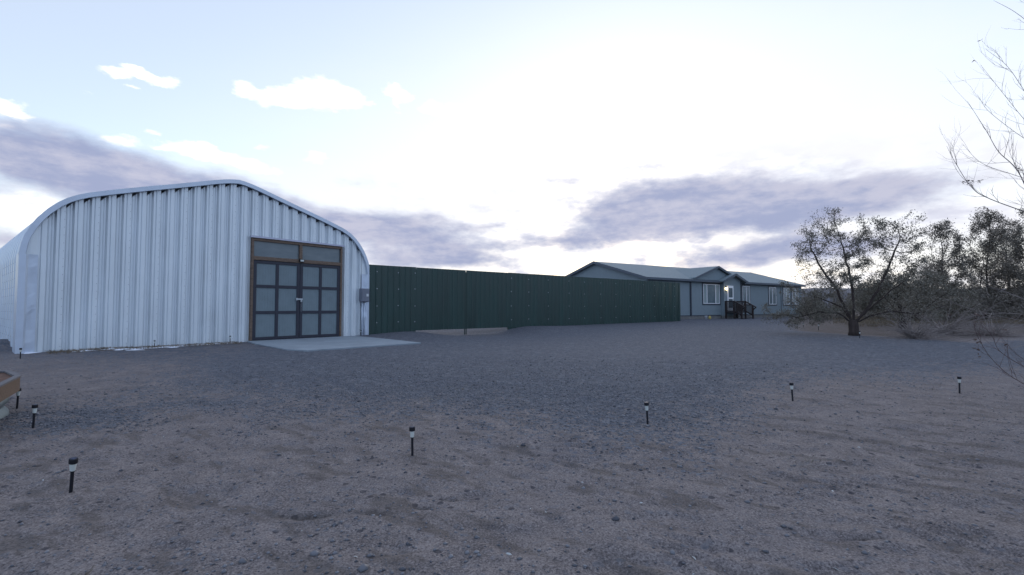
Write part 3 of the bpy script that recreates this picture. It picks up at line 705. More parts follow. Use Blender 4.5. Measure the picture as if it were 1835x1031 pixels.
# fascia / gutter and rakes
MB().box(S0 - .3, 5.0, -.36, -.251, 3.76, 3.95).box(9.0, S1 + .3, -.36, -.251, 3.76, 3.95).build('gutter', MT['fascia'], ho)
MB().box(S0, 5.6, -.25, -.001, 3.74, 3.80).box(8.38, S1, -.25, -.001, 3.74, 3.80).build('soffit', MT['darktrim'], ho)
for sx in (S0 - .325, S1 + .303):
    MB().prism([(sx, -.25, 3.95), (sx, APD, zr + .02), (sx, DW + .25, 3.95), (sx, DW + .25, 3.72), (sx, APD, zr - .22), (sx, -.25, 3.72)], (.022, 0, 0)).build('rake_trim', MT['fascia'], ho)
MB().box(1.06, 1.19, -.10, -.001, .80, 3.74).build('downpipe', MT['darktrim'], ho)
MB().box(16.25, 16.33, -.03, -.001, .80, 3.74).build('corner_board', MT['darktrim'], ho)
# windows
def window(s0, s1, z0, z1, divs, d=-.001):
    w = MB().box(s0 - .13, s1 + .13, d - .03, d, z1 + .001, z1 + .12).box(s0 - .13, s1 + .13, d - .03, d, z0 - .12, z0 - .001).box(s0 - .13, s0 - .001, d - .03, d, z0, z1).box(s1 + .001, s1 + .13, d - .03, d, z0, z1).build('window', MT['darktrim'], ho)
    t = .055; f = MB().box(s0, s1, d - .045, d - .002, z0, z0 + t).box(s0, s1, d - .045, d - .002, z1 - t, z1).box(s0, s0 + t, d - .045, d - .002, z0 + t, z1 - t).box(s1 - t, s1, d - .045, d - .002, z0 + t, z1 - t)
    for x in divs: f.box(x - t / 2 - .01, x + t / 2 + .01, d - .05, d - .002, z0 + t, z1 - t)
    f.build('frame', MT['white'], w)
    xs = [s0] + list(divs) + [s1]
    for i in range(len(xs) - 1):
        side = len(divs) == 2 and i != 1
        MB().box(xs[i] + t, xs[i + 1] - t, d - .016, d - .003, z0 + t, z1 - t).build('pane', MT['blind'] if side else MT['glass'], w)
window(2.95, 5.42, 1.83, 3.60, (3.48, 4.80))
window(9.15, 10.42, 1.80, 3.58, (9.8,))
window(13.93, 15.30, 1.80, 3.58, (14.6,))
window(16.75, 18.0, 1.80, 3.56, (17.3,))
window(18.5, 19.9, 1.80, 3.56, (19.2,))
# door
dr = MB().box(6.1, 7.05, -.40, -.352, 1.12, 3.52).build('door', MT['white'], ho)
MB().box(6.27, 6.88, -.412, -.401, 2.42, 3.30).build('pane', MT['glass'], dr); MB().box(6.27, 6.88, -.412, -.401, 1.45, 2.28).build('pane', MT['glass'], dr)
MB().box(6.94, 6.99, -.43, -.401, 2.15, 2.30).build('handle', MT['plate'], dr)
pl = MB().box(5.79, 5.93, -.47, -.352, 3.05, 3.10).box(5.79, 5.93, -.47, -.352, 3.36, 3.42).box(5.81, 5.91, -.37, -.352, 3.10, 3.36).build('porch_light', MT['black'], ho)
MB().lathe([(.02, 0), (.055, .04), (.06, .14), (.04, .22)], 12, (5.86, -.42, 3.12)).build('lit_bulb', emat('lit_bulb', (1, .72, .36), 14), pl)
ld = bpy.data.lights.new('porch_bulb', 'POINT'); ld.energy = 1.0; ld.color = (1, .7, .4); ld.shadow_soft_size = .08
lo = bpy.data.objects.new('porch_bulb', ld); COL.objects.link(lo); lo.parent = ho; lo.location = (5.86, -.62, 3.2)
# steps
stp = empty('porch_steps', (14.72, 42, 0), HR, 'small dark brown porch stairs with slatted railings at the white house door', 'steps')
mb = MB().box(5.75, 7.55, -1.25, -.36, 1.0, 1.06)
mb.build('landing', MT['darkwood'], stp)
mb = MB()
for i in range(3): mb.box(5.81, 7.49, -1.25 - .26 * (i + 1), -1.25 - .26 * i, .87 - .15 * i - .04, .87 - .15 * i)
mb.build('treads', MT['darkwood'], stp)
for s_ in (5.75, 7.55):
    r_ = MB(); r_.box(s_ - .06, s_ + .06, -.50, -.38, .3, 2.02); r_.box(s_ - .06, s_ + .06, -1.31, -1.19, .3, 2.04); r_.box(s_ - .06, s_ + .06, -2.02, -1.90, .3, 1.66)
    r_.bar((s_, -.38, 2.05), (s_, -1.3, 2.05), .13, .09); r_.bar((s_, -.38, 1.15), (s_, -1.3, 1.15), .06, .12)
    r_.bar((s_, -1.25, 2.05), (s_, -2.25, 1.52), .13, .09); r_.bar((s_, -1.25, 1.15), (s_, -2.0, .75), .06, .12); r_.bar((s_, -2.25, 1.52), (s_, -1.98, 1.25), .06, .08)
    for i in range(6): y = -.59 - .105 * i; r_.box(s_ - .022, s_ + .022, y - .022, y + .022, 1.15, 2.03)
    for i in range(5): y = -1.40 - .11 * i; zt = 2.0 + (y + 1.25) * .53; r_.box(s_ - .022, s_ + .022, y - .022, y + .022, zt - .88, zt)
    r_.build('railing', MT['darkwood'], stp)
# small things at the wall foot
def houseloc(s_, d, z=0): return (14.72 + .832 * s_ - .555 * d, 42 + .555 * s_ + .832 * d, z)
p_ = houseloc(2.6, -.5); jar = empty('flower_pot', (*p_[:2], hz(*p_[:2])), 0, 'small white pot at the house wall beneath the wide window', 'pot')
MB().lathe([(.07, 0), (.11, .24), (.12, .24), (.12, .28), (.10, .28), (.09, .2)], 14).build('pot', MT['white'], jar, smooth=True)
MB().lathe([(.0, .0), (.09, .0), (.09, .02)], 12, (0, 0, .2)).build('soil', MT['soil'], jar)
p_ = houseloc(3.15, -.5); jar = empty('yellow_jug', (*p_[:2], hz(*p_[:2])), 0, 'small yellow jug with black cap beside the white pot', 'jug')
MB().lathe([(.09, 0), (.11, .03), (.11, .2), (.04, .27), (.035, .30)], 14).build('body', mat('yellow_plastic', (.45, .36, .10), .5), jar, smooth=True)
MB().lathe([(.04, .30), (.04, .34)], 10).build('cap', MT['black'], jar)

# ---------------------------------------------------------------- solar path lights
def solar_light():
    e = empty('solar_path_light')
    MB().lathe([(.012, -.06), (.012, .172), (.017, .174), (.017, .180)], 12).build('stake', MT['black'], e, smooth=False)
    MB().lathe([(.017, .180), (.022, .238)], 16).build('lens', MT['lens'], e)
    c = MB().lathe([(.020, .238), (.027, .240), (.029, .243), (.029, .274), (.027, .278)], 20).build('cap', MT['black'], e)
    MB().box(-.017, .017, -.017, .017, .2782, .2805).build('solar_cell', MT['solar'], c)
    return e
sl0 = solar_light()
lights = [(-3.47, 3.88, 9, 7, 'solar path light leaning in bare sand, nearest of all to the viewer', 1.0),
          (-5.66, 5.80, 2, -1, 'solar path light on dark stones just past the corner of the raised bed', .98),
          (-7.0, 6.93, 5, 3, 'solar path light half tucked behind the wooden rim of the raised bed', 1.05),
          (-.98, 4.84, -1, 0, 'upright solar path light alone in the sand in front of the gate', 1.0),
          (1.66, 6.00, -3, 1, 'solar path light at the near edge of the gravel, below the house gable', .98),
          (4.30, 7.50, -3, 0, 'solar path light on gravel edge, second from right along the drive', 1.0),
          (7.50, 8.20, -1, 0, 'solar path light at right, with a whitish collar, near drooping bare twigs', 1.0),
          (-12.75, 12.65, 3, 2, 'tiny solar path light at the left bottom corner of the silver shed', .98),
          (-11.55, 15.75, 0, 0, 'tiny solar path light by the middle of the shed wall amid snow patches', .86),
          (-10.25, 17.72, 0, 0, 'tiny solar path light on the ground just left of the shed doors', .95),
          (-6.75, 21.75, 0, 0, 'tiny solar path light under the grey electrical box', .92),
          (13.35, 18.7, 0, 0, 'tiny solar path light right beside the dark trunk of the nearest leafy tree', 1.0),
          (15.3, 24.3, 2, 0, 'round-topped dark path light under the low branches of the leafy tree', 1.2),
          (15.0, 25.6, 0, 0, 'leftmost of the tiny path lights in front of the house under the tree', .9),
          (16.4, 27.4, 0, 0, 'farthest tiny path light, pale, between the house and the leafy tree', .9)]
for i, (x, y, ty, tx, lb, sc_) in enumerate(lights):
    o = sl0 if i == 0 else copy_tree(sl0)
    o.location = (x, y, hz(x, y) - .0); o.rotation_euler = (R(tx), R(ty), random.uniform(0, 6)); o.scale = (sc_,) * 3
    if i == 0: o.rotation_euler[2] = 0
    elif abs(ty) > 1: o.rotation_euler[2] = 0
    tag(o, lb, 'path light', 'solar path lights along the drive')

# ---------------------------------------------------------------- raised bed at the left edge
bed = empty('raised_bed', (-6.63, 6.55, .0), R(0), 'raised garden bed of brown boards over a rounded galvanised tub', 'raised bed')
BP = [Vector(p) for p in ((-9.4, 7.25, 0), (-7.28, 7.08, 0), (-6.66, 6.62, 0), (-5.62, 5.20, 0), (-5.85, 4.45, 0), (-8.6, 4.3, 0))]
BP = [p - Vector((-6.63, 6.55, 0)) for p in BP]
def inset(off):
    o = []; n = len(BP)
    for i in range(n):
        p0, p1, p2 = BP[i - 1], BP[i], BP[(i + 1) % n]; d1 = (p1 - p0).normalized(); d2 = (p2 - p1).normalized()
        n1 = Vector((d1.y, -d1.x, 0)); n2 = Vector((d2.y, -d2.x, 0)); m_ = (n1 + n2) / (1 + n1.dot(n2)); o.append(p1 + m_ * off)
    return o
zt, zb = .56, .375
oo, ii = inset(0), inset(.04)
for i in range(6):
    j = (i + 1) % 6
    MB().add([(*oo[i][:2], zb), (*oo[j][:2], zb), (*ii[j][:2], zb), (*ii[i][:2], zb), (*oo[i][:2], zt), (*oo[j][:2], zt), (*ii[j][:2], zt), (*ii[i][:2], zt)],
             [(0, 3, 2, 1), (4, 5, 6, 7), (0, 1, 5, 4), (1, 2, 6, 5), (2, 3, 7, 6), (3, 0, 4, 7)]).build('side_board', MT['woodlight'], bed, bevel=.004)
co, ci = inset(-.010), inset(.055)
for i in range(6):
    j = (i + 1) % 6; a0, a1 = zt + .002, zt + .024
    MB().add([(*co[i][:2], a0), (*co[j][:2], a0), (*ci[j][:2], a0), (*ci[i][:2], a0), (*co[i][:2], a1), (*co[j][:2], a1), (*ci[j][:2], a1), (*ci[i][:2], a1)],
             [(0, 3, 2, 1), (4, 5, 6, 7), (0, 1, 5, 4), (1, 2, 6, 5), (2, 3, 7, 6), (3, 0, 4, 7)]).build('cap_board', MT['bedcap'], bed)
MB().prism([(p.x, p.y, zt - .005) for p in inset(.041)], (0, 0, -.06)).build('soil', MT['soil'], bed)
prz = [(.16, -.05), (.11, .0), (.07, .06), (.075, .12), (.12, .18), (.13, .20), (.08, .25), (.08, .31), (.13, .374)]
vs = []; nn = 0
for off, z in prz:
    q = inset(off); r_ = []
    for i in range(6):
        p0, p1, p2 = q[i - 1], q[i], q[(i + 1) % 6]; a0 = p1 + (p0 - p1).normalized() * .22; a1 = p1 + (p2 - p1).normalized() * .22
        for k in range(7): t = k / 6; r_.append(a0 * (1 - t) ** 2 + p1 * 2 * t * (1 - t) + a1 * t * t)
    nn = len(r_); vs += [(p.x, p.y, z) for p in r_]
fs = [(i * nn + j, i * nn + (j + 1) % nn, (i + 1) * nn + (j + 1) % nn, (i + 1) * nn + j) for i in range(len(prz) - 1) for j in range(nn)]
MB().add(vs, fs).build('tub', MT['tank'], bed, smooth=True)

# ---------------------------------------------------------------- snow and straw along the shed
mb = MB(); g = np.random.default_rng(3)
def patch(mb, x, y, rx, ry, rz):
    n = 14; vs = [(x, y, hz(x, y) + .035)]
    for i in range(n):
        t = 2 * math.pi * i / n; q = g.uniform(.6, 1.15); dx = rx * q * math.cos(t); dy = ry * q * math.sin(t)
        xx = x + dx * math.cos(rz) - dy * math.sin(rz); yy = y + dx * math.sin(rz) + dy * math.cos(rz); vs.append((xx, yy, hz(xx, yy) + .006))
    mb.add(vs, [(0, i + 1, (i + 1) % n + 1) for i in range(n)])
WA = math.atan2(.77, .64)
for s_, o, rx, ry in ((1.3, .35, .25, .05), (1.9, .3, .2, .04), (2.25, .5, .22, .06), (2.7, .4, .3, .06), (2.35, 1.1, .17, .07), (3.2, .45, .35, .08), (3.7, .35, .25, .05), (4.3, .3, .3, .05), (4.8, .3, .22, .04), (5.3, .2, .3, .04), (2.0, .75, .1, .03), (.2, .05, .15, .05), (3.4, .8, .12, .03)):
    x, y, _ = hw(s_, o); patch(mb, x, y, rx * 1.5, ry * 2.4, WA)
tag(mb.build('snow_patches', MT['snow'], smooth=True), 'thin melting snow patches along the foot of the silver shed wall', 'snow', kind='stuff')
def blades(n, fn_, hmin, hmax, wid, seed, spread=.5):
    g = np.random.default_rng(seed); xy = np.array([fn_(g) for _ in range(n)]); x, y = xy[:, 0], xy[:, 1]; z = height(x, y)
    h = g.uniform(hmin, hmax, n); a = g.uniform(0, 6.28, n); le = g.uniform(0, spread, n) * h; wv = wid * g.uniform(.6, 1.3, n)
    bx, by = np.cos(a + 1.57) * wv, np.sin(a + 1.57) * wv
    V = np.stack([np.stack([x - bx, y - by, z - .005], 1), np.stack([x + bx, y + by, z - .005], 1), np.stack([x + np.cos(a) * le * .4, y + np.sin(a) * le * .4, z + h * .6], 1), np.stack([x + np.cos(a) * le, y + np.sin(a) * le, z + h], 1)], 1).reshape(-1, 3)
    I = np.arange(n)[:, None] * 4
    F = np.concatenate([np.concatenate([I, I + 1, I + 2], 1), np.concatenate([I + 2, I + 1, I + 3], 1)])
    return V, F
V, F = blades(2600, lambda g: hw(g.uniform(.5, 5.6), abs(g.normal(.15, .35)) + .02)[:2], .02, .09, .004, 4, 1.4)
tag(fast_mesh('dry_grass', V, F, MT['straw']), 'straw coloured dead grass along the foot of the shed wall', 'grass', kind='stuff')
def tuft(g):
    c = ((-1.33, 7.6, .18), (-.95, 8.6, .15), (-2.55, 2.35, .12), (2.75, 4.75, .12), (-2.3, 2.6, .05))
    k = c[g.integers(0, len(c))]; return (k[0] + g.normal(0, k[2]), k[1] + g.normal(0, k[2]))
V, F = blades(220, tuft, .015, .05, .002, 8, 2.0)
tag(fast_mesh('dead_weeds', V, F, leafmat('dead_weed', (.18, .15, .12), (.30, .28, .26), 0)), 'flat dead weeds in small tufts on the sand', 'weeds', kind='stuff')
def rgt(g):
    while True:
        x = g.uniform(20, 50); y = g.uniform(27, 48)
        if g.random() < .25 + .75 * (math.sin(x * .7) * math.sin(y * .5 + 1) > 0) and y > 22 + .25 * x and x > .66 * y: return (x, y)
V, F = blades(14000, rgt, .06, .22, .012, 9, 1.0)
tag(fast_mesh('dry_grass_field', V, F, MT['straw']), 'pale dry grass on the ground beneath the distant trees', 'grass', kind='stuff')

# ---------------------------------------------------------------- trees
def colonize(att, start, step=.16, di=1.2, dk=.3, iters=110, trunk=None, seed=0, grav=-.04):
    g = np.random.default_rng(seed)
    pos = [np.array(p[:3], float) for p in (trunk or [start])]; par = [(int(p[3]) if len(p) > 3 else i - 1) for i, p in enumerate(trunk)]
    att = np.array(att, float); P = np.array(pos)
    D = ((att[:, None] - P[None]) ** 2).sum(-1); near = D.argmin(1); nd = D.min(1); alive = np.ones(len(att), bool)
    for it in range(iters):
        m = alive & (nd < di * di)
        if not m.any():
            if not alive.any(): break
            m = alive & (nd <= np.sort(nd[alive])[min(4, alive.sum() - 1)])
        A = att[m]; nn_ = near[m]; dirs = A - np.array(pos)[nn_]; dirs /= np.linalg.norm(dirs, axis=1)[:, None] + 1e-9
        u, inv = np.unique(nn_, return_inverse=True); S = np.zeros((len(u), 3)); np.add.at(S, inv, dirs)
        S += g.normal(0, .18, S.shape); S[:, 2] += grav; S /= np.linalg.norm(S, axis=1)[:, None] + 1e-9
        new = np.array(pos)[u] + S * step; n0 = len(pos)
        for p, q in zip(new, u): pos.append(p); par.append(int(q))
        D = ((att[:, None] - new[None]) ** 2).sum(-1); mi = D.argmin(1); mv = D.min(1); b = mv < nd
        near[b] = mi[b] + n0; nd[b] = mv[b]; alive &= nd > dk * dk
        if len(pos) > 9000: break
    return np.array(pos), par
def tree(name, base, att, trunk, r0, leafm, barkm, nleaf, lsize, label, cat, group=None, seed=1, step=.16, di=1.2, dk=.28, tipr=.004, expo=2.35, rz=0, elong=2.6, sides=5, leafr=.14):
    P, par = colonize(att, None, step, di, dk, trunk=trunk, seed=seed)
    n = len(P); ch = [[] for _ in range(n)]
    for i, p in enumerate(par):
        if p >= 0: ch[p].append(i)
    rad = np.zeros(n)
    for i in range(n - 1, -1, -1):
        rad[i] = tipr if not ch[i] else sum(rad[c] ** expo for c in ch[i]) ** (1 / expo)
    k = r0 / rad[0]; rad = np.where(rad > tipr * 1.5, rad * k ** np.clip((rad - tipr) / (rad[0] - tipr), 0, 1) ** .75, rad)
    mb = MB(); stack = [(0, None)]
    while stack:
        i, prev = stack.pop(); pts = []; rr = []
        if prev is not None: pts.append(P[prev]); rr.append(min(rad[i] * 1.1, rad[prev]))
        j = i
        while True:
            pts.append(P[j]); rr.append(rad[j])
            if not ch[j]: break
            o = sorted(ch[j], key=lambda c: -rad[c])
            for c in o[1:]: stack.append((c, j))
            j = o[0]
        if prev is None: rr[0] *= 1.25
        if len(pts) > 1: mb.tube(pts, rr, sides if rr[0] < .05 else 8)
    e = empty(name, base, rz, label, cat, group)
    mb.build('trunk', barkm, e, smooth=True)
    g = np.random.default_rng(seed + 50)
    if nleaf:
        w = np.array([1.0 if rad[i] < .016 else .0 for i in range(n)]); w = w * (.25 + smooth(.35, .65, fbm(P[:, 0] * 1.1 + 9, P[:, 2] * 1.1 + P[:, 1], 3, seed)) * 1.5)
        pick = g.choice(n, nleaf, p=w / w.sum()); C = P[pick] + g.normal(0, leafr, (nleaf, 3)) * np.array([1, 1, .8])
        a = g.normal(0, 1, (nleaf, 3)); a[:, 2] -= .5; a /= np.linalg.norm(a, axis=1)[:, None]
        b = np.cross(a, g.normal(0, 1, (nleaf, 3))); b /= np.linalg.norm(b, axis=1)[:, None]
        l = lsize * g.uniform(.6, 1.3, nleaf)[:, None]
        V = np.stack([C - a * l, C - b * l / elong, C + a * l, C + b * l / elong], 1).reshape(-1, 3)
        F = (np.arange(nleaf)[:, None] * 4 + np.arange(4)[None])
        o = fast_mesh('crown', V, F, leafm); o.parent = e
    return e
def ell(g, c, r, n, hollow=0.0):
    v = g.normal(0, 1, (n, 3)); v /= np.linalg.norm(v, axis=1)[:, None]; q = (hollow ** 3 + (1 - hollow ** 3) * g.random(n)) ** (1 / 3)
    return np.array(c) + v * q[:, None] * np.array(r)
g = np.random.default_rng(11)
# axes: camera looks about (.57,.82) at this tree, so "across" is (.82,-.57)
def across(p, ang=math.atan2(-.57, .82)):
    p = np.array(p); c, s_ = math.cos(ang), math.sin(ang); return np.stack([p[:, 0] * c - p[:, 1] * s_, p[:, 0] * s_ + p[:, 1] * c, p[:, 2]], 1)
A1 = np.concatenate([ell(g, (-.9, 0, 3.5), (1.35, 1.3, 2.1), 520, .3), ell(g, (1.6, 0, 3.7), (.95, 1.0, 1.9), 330, .2), ell(g, (.3, 0, 3.0), (1.6, 1.4, 1.3), 260),
                     ell(g, (-.9, 0, 1.75), (2.1, 1.6, .95), 560, .3), ell(g, (1.3, 0, 1.5), (1.6, 1.5, .9), 360, .3), ell(g, (-2.0, 0, 1.0), (1.6, 1.2, .75), 480), ell(g, (1.7, 0, .9), (1.4, 1.1, .5), 240), ell(g, (0, 0, 4.2), (2.3, 1.3, .9), 200)])
A1 = A1[A1[:, 2] > .40]
keep = fbm(A1[:, 0] * 1.3 + 5, A1[:, 2] * 1.3, 3, 6) > .40; A1 = across(A1[keep])
def skel(limbs_, ang=math.atan2(-.57, .82)):
    o = [(0, 0, 0, -1), (0, 0, .2, 0), (0, .01, .4, 1), (-.02, .02, .58, 2)]; c, s_ = math.cos(ang), math.sin(ang)
    for lb in limbs_:
        prev = np.array([0, 0, .5]); par_ = 3
        for q in lb:
            q = np.array(q, float); n = max(1, int(np.linalg.norm(q - prev) / .2))
            for i in range(1, n + 1):
                p = prev + (q - prev) * i / n; o.append((p[0] * c - p[1] * s_ + random.gauss(0, .012), p[0] * s_ + p[1] * c + random.gauss(0, .012), p[2], par_)); par_ = len(o) - 1
            prev = q
    return o
SK1 = skel([[(-.25, .1, 1.1), (-.55, .1, 1.9), (-1.1, .2, 2.9), (-1.45, .2, 3.7)], [(.02, -.15, 1.3), (-.08, -.2, 2.6), (-.35, -.2, 3.9)], [(.45, .05, 1.1), (.85, .1, 1.9), (1.2, .1, 2.8), (1.6, .1, 3.9)],
            [(-.5, -.2, .95), (-1.2, -.3, 1.0), (-2.0, -.3, .75)], [(.55, -.2, .85), (1.2, -.2, 1.05), (1.9, -.2, .95)], [(.6, .3, 1.2), (1.3, .5, 1.9), (2.0, .5, 2.5)], [(-.4, .4, 1.2), (-1.2, .7, 1.6), (-2.0, .8, 1.9)]])
b1 = (14.15, 20.15); z1_ = hz(*b1)
tree('leafy_tree', (*b1, z1_ - .03), A1, SK1, .185, MT['leaf'], MT['bark'], 27000, .046,
     'sparse olive tree with short thick dark trunk, nearest of the leafy trees', 'tree', 'leafy trees at the edge of the yard', seed=3, step=.17, di=1.3, dk=.25, elong=3.4, leafr=.085)
A2 = np.concatenate([ell(g, (0, 0, 2.1), (2.2, 1.8, 1.1), 700, .3), ell(g, (-1.2, 0, 1.5), (1.3, 1.2, .8), 250), ell(g, (1.6, 0, 1.4), (1.6, 1.2, .8), 250)])
b2 = (20.7, 25.8); z2_ = hz(*b2)
tree('leafy_tree', (*b2, z2_ - .03), across(A2), [(0, 0, 0), (0, 0, .25), (.02, 0, .5)], .17, MT['leaf'], MT['bark'], 17000, .055,
     'low round tree with forked trunk standing just behind the nearest leafy tree', 'tree', 'leafy trees at the edge of the yard', seed=8, step=.2, di=1.3, dk=.3)
# taller dense trees farther back
def bigtree(px, dist, hgt, wid, seed, label, low=.12, nl=12000):
    nl = int(nl * 1.35)
    x = dist * (px - 917.5) / 870.0; y = dist; zz = hz(x, y); g = np.random.default_rng(seed)
    A = np.concatenate([ell(g, (0, 0, hgt * .56), (wid * .55, wid * .55, hgt * .42), 600, .35), ell(g, (g.uniform(-.3, .3) * wid, 0, hgt * .36), (wid * .75, wid * .7, hgt * .26), 420, .3), ell(g, (g.uniform(-.5, .5) * wid, 0, hgt * .72), (wid * .4, wid * .35, hgt * .26), 260, .2)])
    A = A[fbm(A[:, 0] * .7 + 3 * seed, A[:, 2] * .7, 3, seed) > .40]
    A = A[A[:, 2] > hgt * low]
    return tree('tall_tree', (x, y, zz - .05), A, [(0, 0, 0), (0, 0, .4), (.05, 0, .8)], .17, MT['leaf2'], MT['bark'], nl, .070, label, 'tree', 'tall trees at the far side of the yard', seed=seed, step=.30, di=2.4, dk=.42, tipr=.006, elong=2.8, leafr=.17)
bigtree(1697, 37, 7.9, 2.3, 21, 'first tall grey green tree past the low round tree')
bigtree(1765, 39, 9.3, 2.1, 22, 'tallest upright dense tree in the row, with bare spiky top', nl=14000)
bigtree(1805, 43, 9.2, 2.4, 24, 'dense tall tree standing partly behind the tallest upright one', nl=12000)
bigtree(1860, 36, 9.0, 2.6, 23, 'tall tree cut by the right edge of the photo', nl=14000)
bigtree(1655, 46, 5.6, 3.0, 25, 'broad lower tree between the low round tree and the tall ones', low=.08)
# scrub under and between the trees
def shrub(px, dist, hgt, wid, seed, label, m='leaf2', nl=5200):
    x = dist * (px - 917.5) / 870.0; y = dist; g = np.random.default_rng(seed)
    A = ell(g, (0, 0, hgt * .45), (wid * 1.15, wid * .8, hgt * .5), 320, .2); A = A[A[:, 2] > .05]
    return tree('shrub', (x, y, hz(x, y) - .05), A, [(0, 0, 0), (0, 0, .12)], .07, MT[m], MT['twig'], nl, .085, label, 'shrub', 'brush beneath the far trees', seed=seed, step=.22, di=1.4, dk=.35, tipr=.006, leafr=.16)
for a_ in ((1480, 44, 2.6, 2.6, 41, 'low shrub showing through the nearest tree on its left side'), (1545, 50, 3.4, 3.2, 42, 'shrub seen through the middle of the nearest tree'),
           (1598, 46, 2.9, 2.8, 43, 'shrub between the nearest tree trunk and the low round tree'), (1660, 33, 2.2, 2.3, 44, 'grey shrub behind the forked low tree on its right'),
           (1725, 42, 3.0, 3.0, 45, 'shrub at the foot of the first tall tree'), (1790, 46, 3.2, 3.2, 46, 'shrub behind the tallest tree trunk'), (1850, 44, 3.2, 3.0, 47, 'shrub at the right edge beneath the tall trees'),
           (1600, 40, 3.4, 3.0, 49, 'grey shrub seen right of the nearest tree between its crown and the forked tree'), (1760, 35, 2.6, 2.4, 50, 'shrub in front of the tallest tree, left of its trunk'), (1825, 38, 3.0, 2.4, 51, 'shrub between the tallest tree and the right edge of the photo'), (1700, 39, 3.4, 2.6, 52, 'dense shrub under the first tall tree, on its left side'),
           (1425, 62, 2.6, 3.0, 48, 'distant low shrub beyond the end of the house')):
    shrub(*a_)
def thicket(px, dist, hgt, wid, seed, label):
    x = dist * (px - 917.5) / 870.0; y = dist; g = np.random.default_rng(seed); mb = MB()
    for i in range(150):
        a0 = g.uniform(0, 6.28); l = g.uniform(.5, 1) * wid; p = Vector((g.normal(0, .15), g.normal(0, .15), 0)); q = [p]; r_ = [.010]
        dv = Vector((math.cos(a0), math.sin(a0), g.uniform(.2, 1.4))).normalized()
        for s_ in range(7):
            dv = (dv + Vector(g.normal(0, .14, 3)) - Vector((0, 0, .10))).normalized(); p = p + dv * l / 7
            if p.z < .02: p.z = .02
            q.append(p.copy()); r_.append(.010 - .001 * s_)
        mb.tube(q, r_, 4)
    e = empty('bare_shrub', (x, y, hz(x, y) - .02), 0, label, 'shrub'); mb.build('stems', MT['twig'], e); return e
thicket(1640, 18.5, 1.2, 1.7, 61, 'tangled leafless pale shrub at the edge of the drive')
thicket(1690, 21, 1.2, 2.0, 62, 'wide tangled leafless shrub just behind the pale one')
thicket(1775, 20, 1.0, 1.5, 63, 'leafless shrub under the drooping twigs on the right')

# ---------------------------------------------------------------- bare tree at the right, its trunk just outside the frame
bt = empty('bare_tree', (8.9, 6.4, hz(8.9, 6.4) - .05), 0, 'leafless tree reaching thin arching twigs in from the right edge', 'tree')
B0 = Vector((8.9, 6.4, bt.location.z))
rg = random.Random(5)
limbs = {  # thin whips, tip first
    1: [(5.15, 5.2, 4.87), (5.43, 5.2, 4.7), (5.9, 5.25, 4.35)], 2: [(5.44, 5.6, 4.54), (5.68, 5.6, 4.34), (5.88, 5.6, 4.03), (6.2, 5.6, 3.5)],
    3: [(5.67, 5.9, 4.5), (5.92, 5.9, 4.16), (6.21, 5.9, 3.78), (6.6, 5.9, 3.35)], 4: [(6.1, 6.4, 4.35), (6.29, 6.4, 4.08), (6.95, 6.4, 3.6)],
    5: [(5.01, 5.4, 3.83), (5.21, 5.4, 3.49), (5.34, 5.4, 3.25), (5.54, 5.4, 3.04), (5.95, 5.5, 2.55)], 6: [(5.68, 6.2, 3.62), (5.93, 6.2, 3.36), (6.36, 6.2, 3.2), (6.9, 6.2, 3.0)],
    7: [(5.12, 5.8, 3.45), (5.21, 5.8, 3.26), (5.4, 5.8, 2.95), (5.63, 5.8, 2.8), (6.4, 5.8, 2.5)], 8: [(5.19, 5.6, 1.8), (5.49, 5.6, 1.7), (6.1, 5.7, 1.5)],
    9: [(5.46, 6.6, 1.14), (5.92, 6.6, 1.32), (6.38, 6.6, 1.42), (7.2, 6.6, 1.36)], 10: [(4.89, 5.3, 1.37), (4.92, 5.3, 1.2), (5.08, 5.3, .93), (5.34, 5.3, .71), (5.9, 5.4, .5)],
    11: [(5.63, 6.0, 1.3), (5.77, 6.0, 1.15), (5.91, 6.0, .92), (6.5, 6.0, .62)], 12: [(6.35, 6.5, 1.14), (6.63, 6.5, .84), (7.0, 6.5, .66)],
    13: [(5.5, 5.0, 3.3), (5.7, 5.05, 3.0), (6.1, 5.2, 2.75)], 14: [(5.3, 5.7, 1.05), (5.75, 5.75, 1.02), (6.4, 5.9, 1.1)], 15: [(5.62, 6.5, 1.62), (6.1, 6.5, 1.45), (7.0, 6.5, 1.25)],
    16: [(5.75, 5.5, 5.2), (5.9, 5.5, 4.9), (6.3, 5.6, 4.4)], 17: [(5.9, 6.0, 2.2), (6.4, 6.1, 1.95), (7.0, 6.2, 1.8)]}
def catmull(pts, k=6):
    p = [pts[0] * 2 - pts[1]] + pts + [pts[-1] * 2 - pts[-2]]; o = []
    for i in range(1, len(p) - 2):
        for j in range(k):
            t = j / k; a, b, c, d = p[i - 1], p[i], p[i + 1], p[i + 2]
            o.append(.5 * ((2 * b) + (c - a) * t + (2 * a - 5 * b + 4 * c - d) * t * t + (3 * b - a - 3 * c + d) * t ** 3))
    o.append(pts[-1]); return o
tr = MB(); wh = MB(); wr = MB(); pods = MB()
tr.tube([(0, 0, -.1), (.02, 0, .5), (0, .05, 1.2), (.05, 0, 2.2), (0, 0, 3.2), (.05, .05, 4.6)], [.13, .10, .09, .07, .05, .02], 10)
def pod(p, s_):
    for i in range(4):
        d1 = Vector((rg.uniform(-1, 1), rg.uniform(-1, 1), rg.uniform(-1.2, .2))).normalized(); d2 = d1.orthogonal().normalized(); c = p + d1 * s_
        pods.add([p, c + d2 * s_ * .4, p + d1 * s_ * 2, c - d2 * s_ * .4], [(0, 1, 2, 3)])
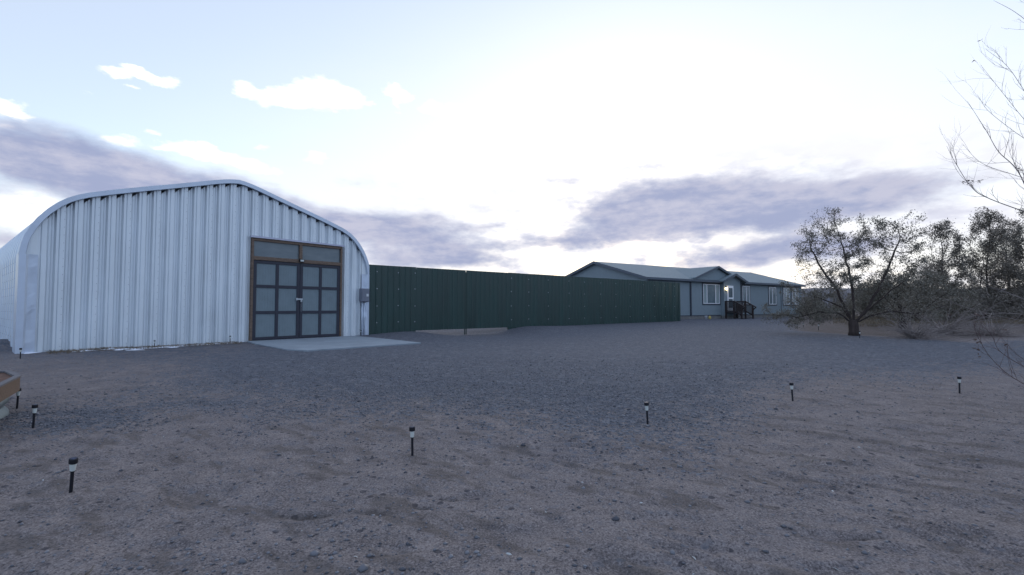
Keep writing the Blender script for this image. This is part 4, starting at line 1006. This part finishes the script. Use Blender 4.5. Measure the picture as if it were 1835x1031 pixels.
def side(mb, p, d, l, r, depth):
    pts = [p]; q = p.copy(); dv = d.copy(); n = 6
    for i in range(n):
        dv = (dv + Vector((rg.gauss(0, .10), rg.gauss(0, .10), rg.gauss(.05, .10)))).normalized(); q = q + dv * l / n; pts.append(q.copy())
    mb.tube(pts, [r * (1 - .75 * i / n) for i in range(n + 1)], 4)
    if depth and l > .15:
        for i in range(1, n):
            if rg.random() < .5: side(mb, pts[i], (dv + Vector((rg.gauss(0, .5), rg.gauss(0, .5), rg.gauss(0, .5)))).normalized(), l * rg.uniform(.3, .6), r * .6, depth - 1)
    return pts[-1]
for k_, pts in limbs.items():
    red = k_ in (10, 11, 12); mb_ = wr if red else wh
    P_ = [Vector(p) - B0 + Vector((.14, 0, 0)) for p in pts]
    zt_ = max(.35, P_[-1].z - (.6 if P_[-1].z > 1.5 else .25)); root = Vector((0, 0, zt_)); midp = (P_[-1] + root) / 2 + Vector((0, 0, -.1))
    P_ = P_ + [midp, root]; C_ = catmull(P_, 6); n = len(C_); r1 = .008 if k_ in (5, 7) else .005
    rr = [.0011 + (r1 - .0014) * (i / n) ** .8 for i in range(n)]
    mb_.tube(C_, rr, 6)
    for i in range(2, n - 3):
        if rg.random() < .62:
            d_ = (C_[i - 1] - C_[i]).normalized(); o_ = Vector((rg.gauss(0, .55), rg.gauss(0, .55), rg.gauss(.15, .5)))
            e_ = side(mb_, C_[i], (d_ + o_).normalized(), rg.uniform(.12, .5), rr[i] * .45 + .0006, 1)
            if rg.random() < .10: pod(e_, .022)
for p in ((5.33, 5.8, 3.0), (5.42, 5.8, 3.0), (5.50, 5.8, 3.02), (5.52, 5.8, 2.72), (5.6, 5.8, 2.70), (5.0, 5.4, 1.12), (4.98, 5.35, 1.0), (5.9, 5.7, 3.15)):
    for q in range(3): pod(Vector(p) - B0 + Vector((.14 + rg.gauss(0, .02), rg.gauss(0, .02), rg.gauss(0, .02))), .020)
tr.build('trunk', MT['bark'], bt, smooth=True); wh.build('branches', MT['twig'], bt, smooth=True); wr.build('branches', MT['twigred'], bt, smooth=True); pods.build('dead_leaves', MT['pod'], bt)
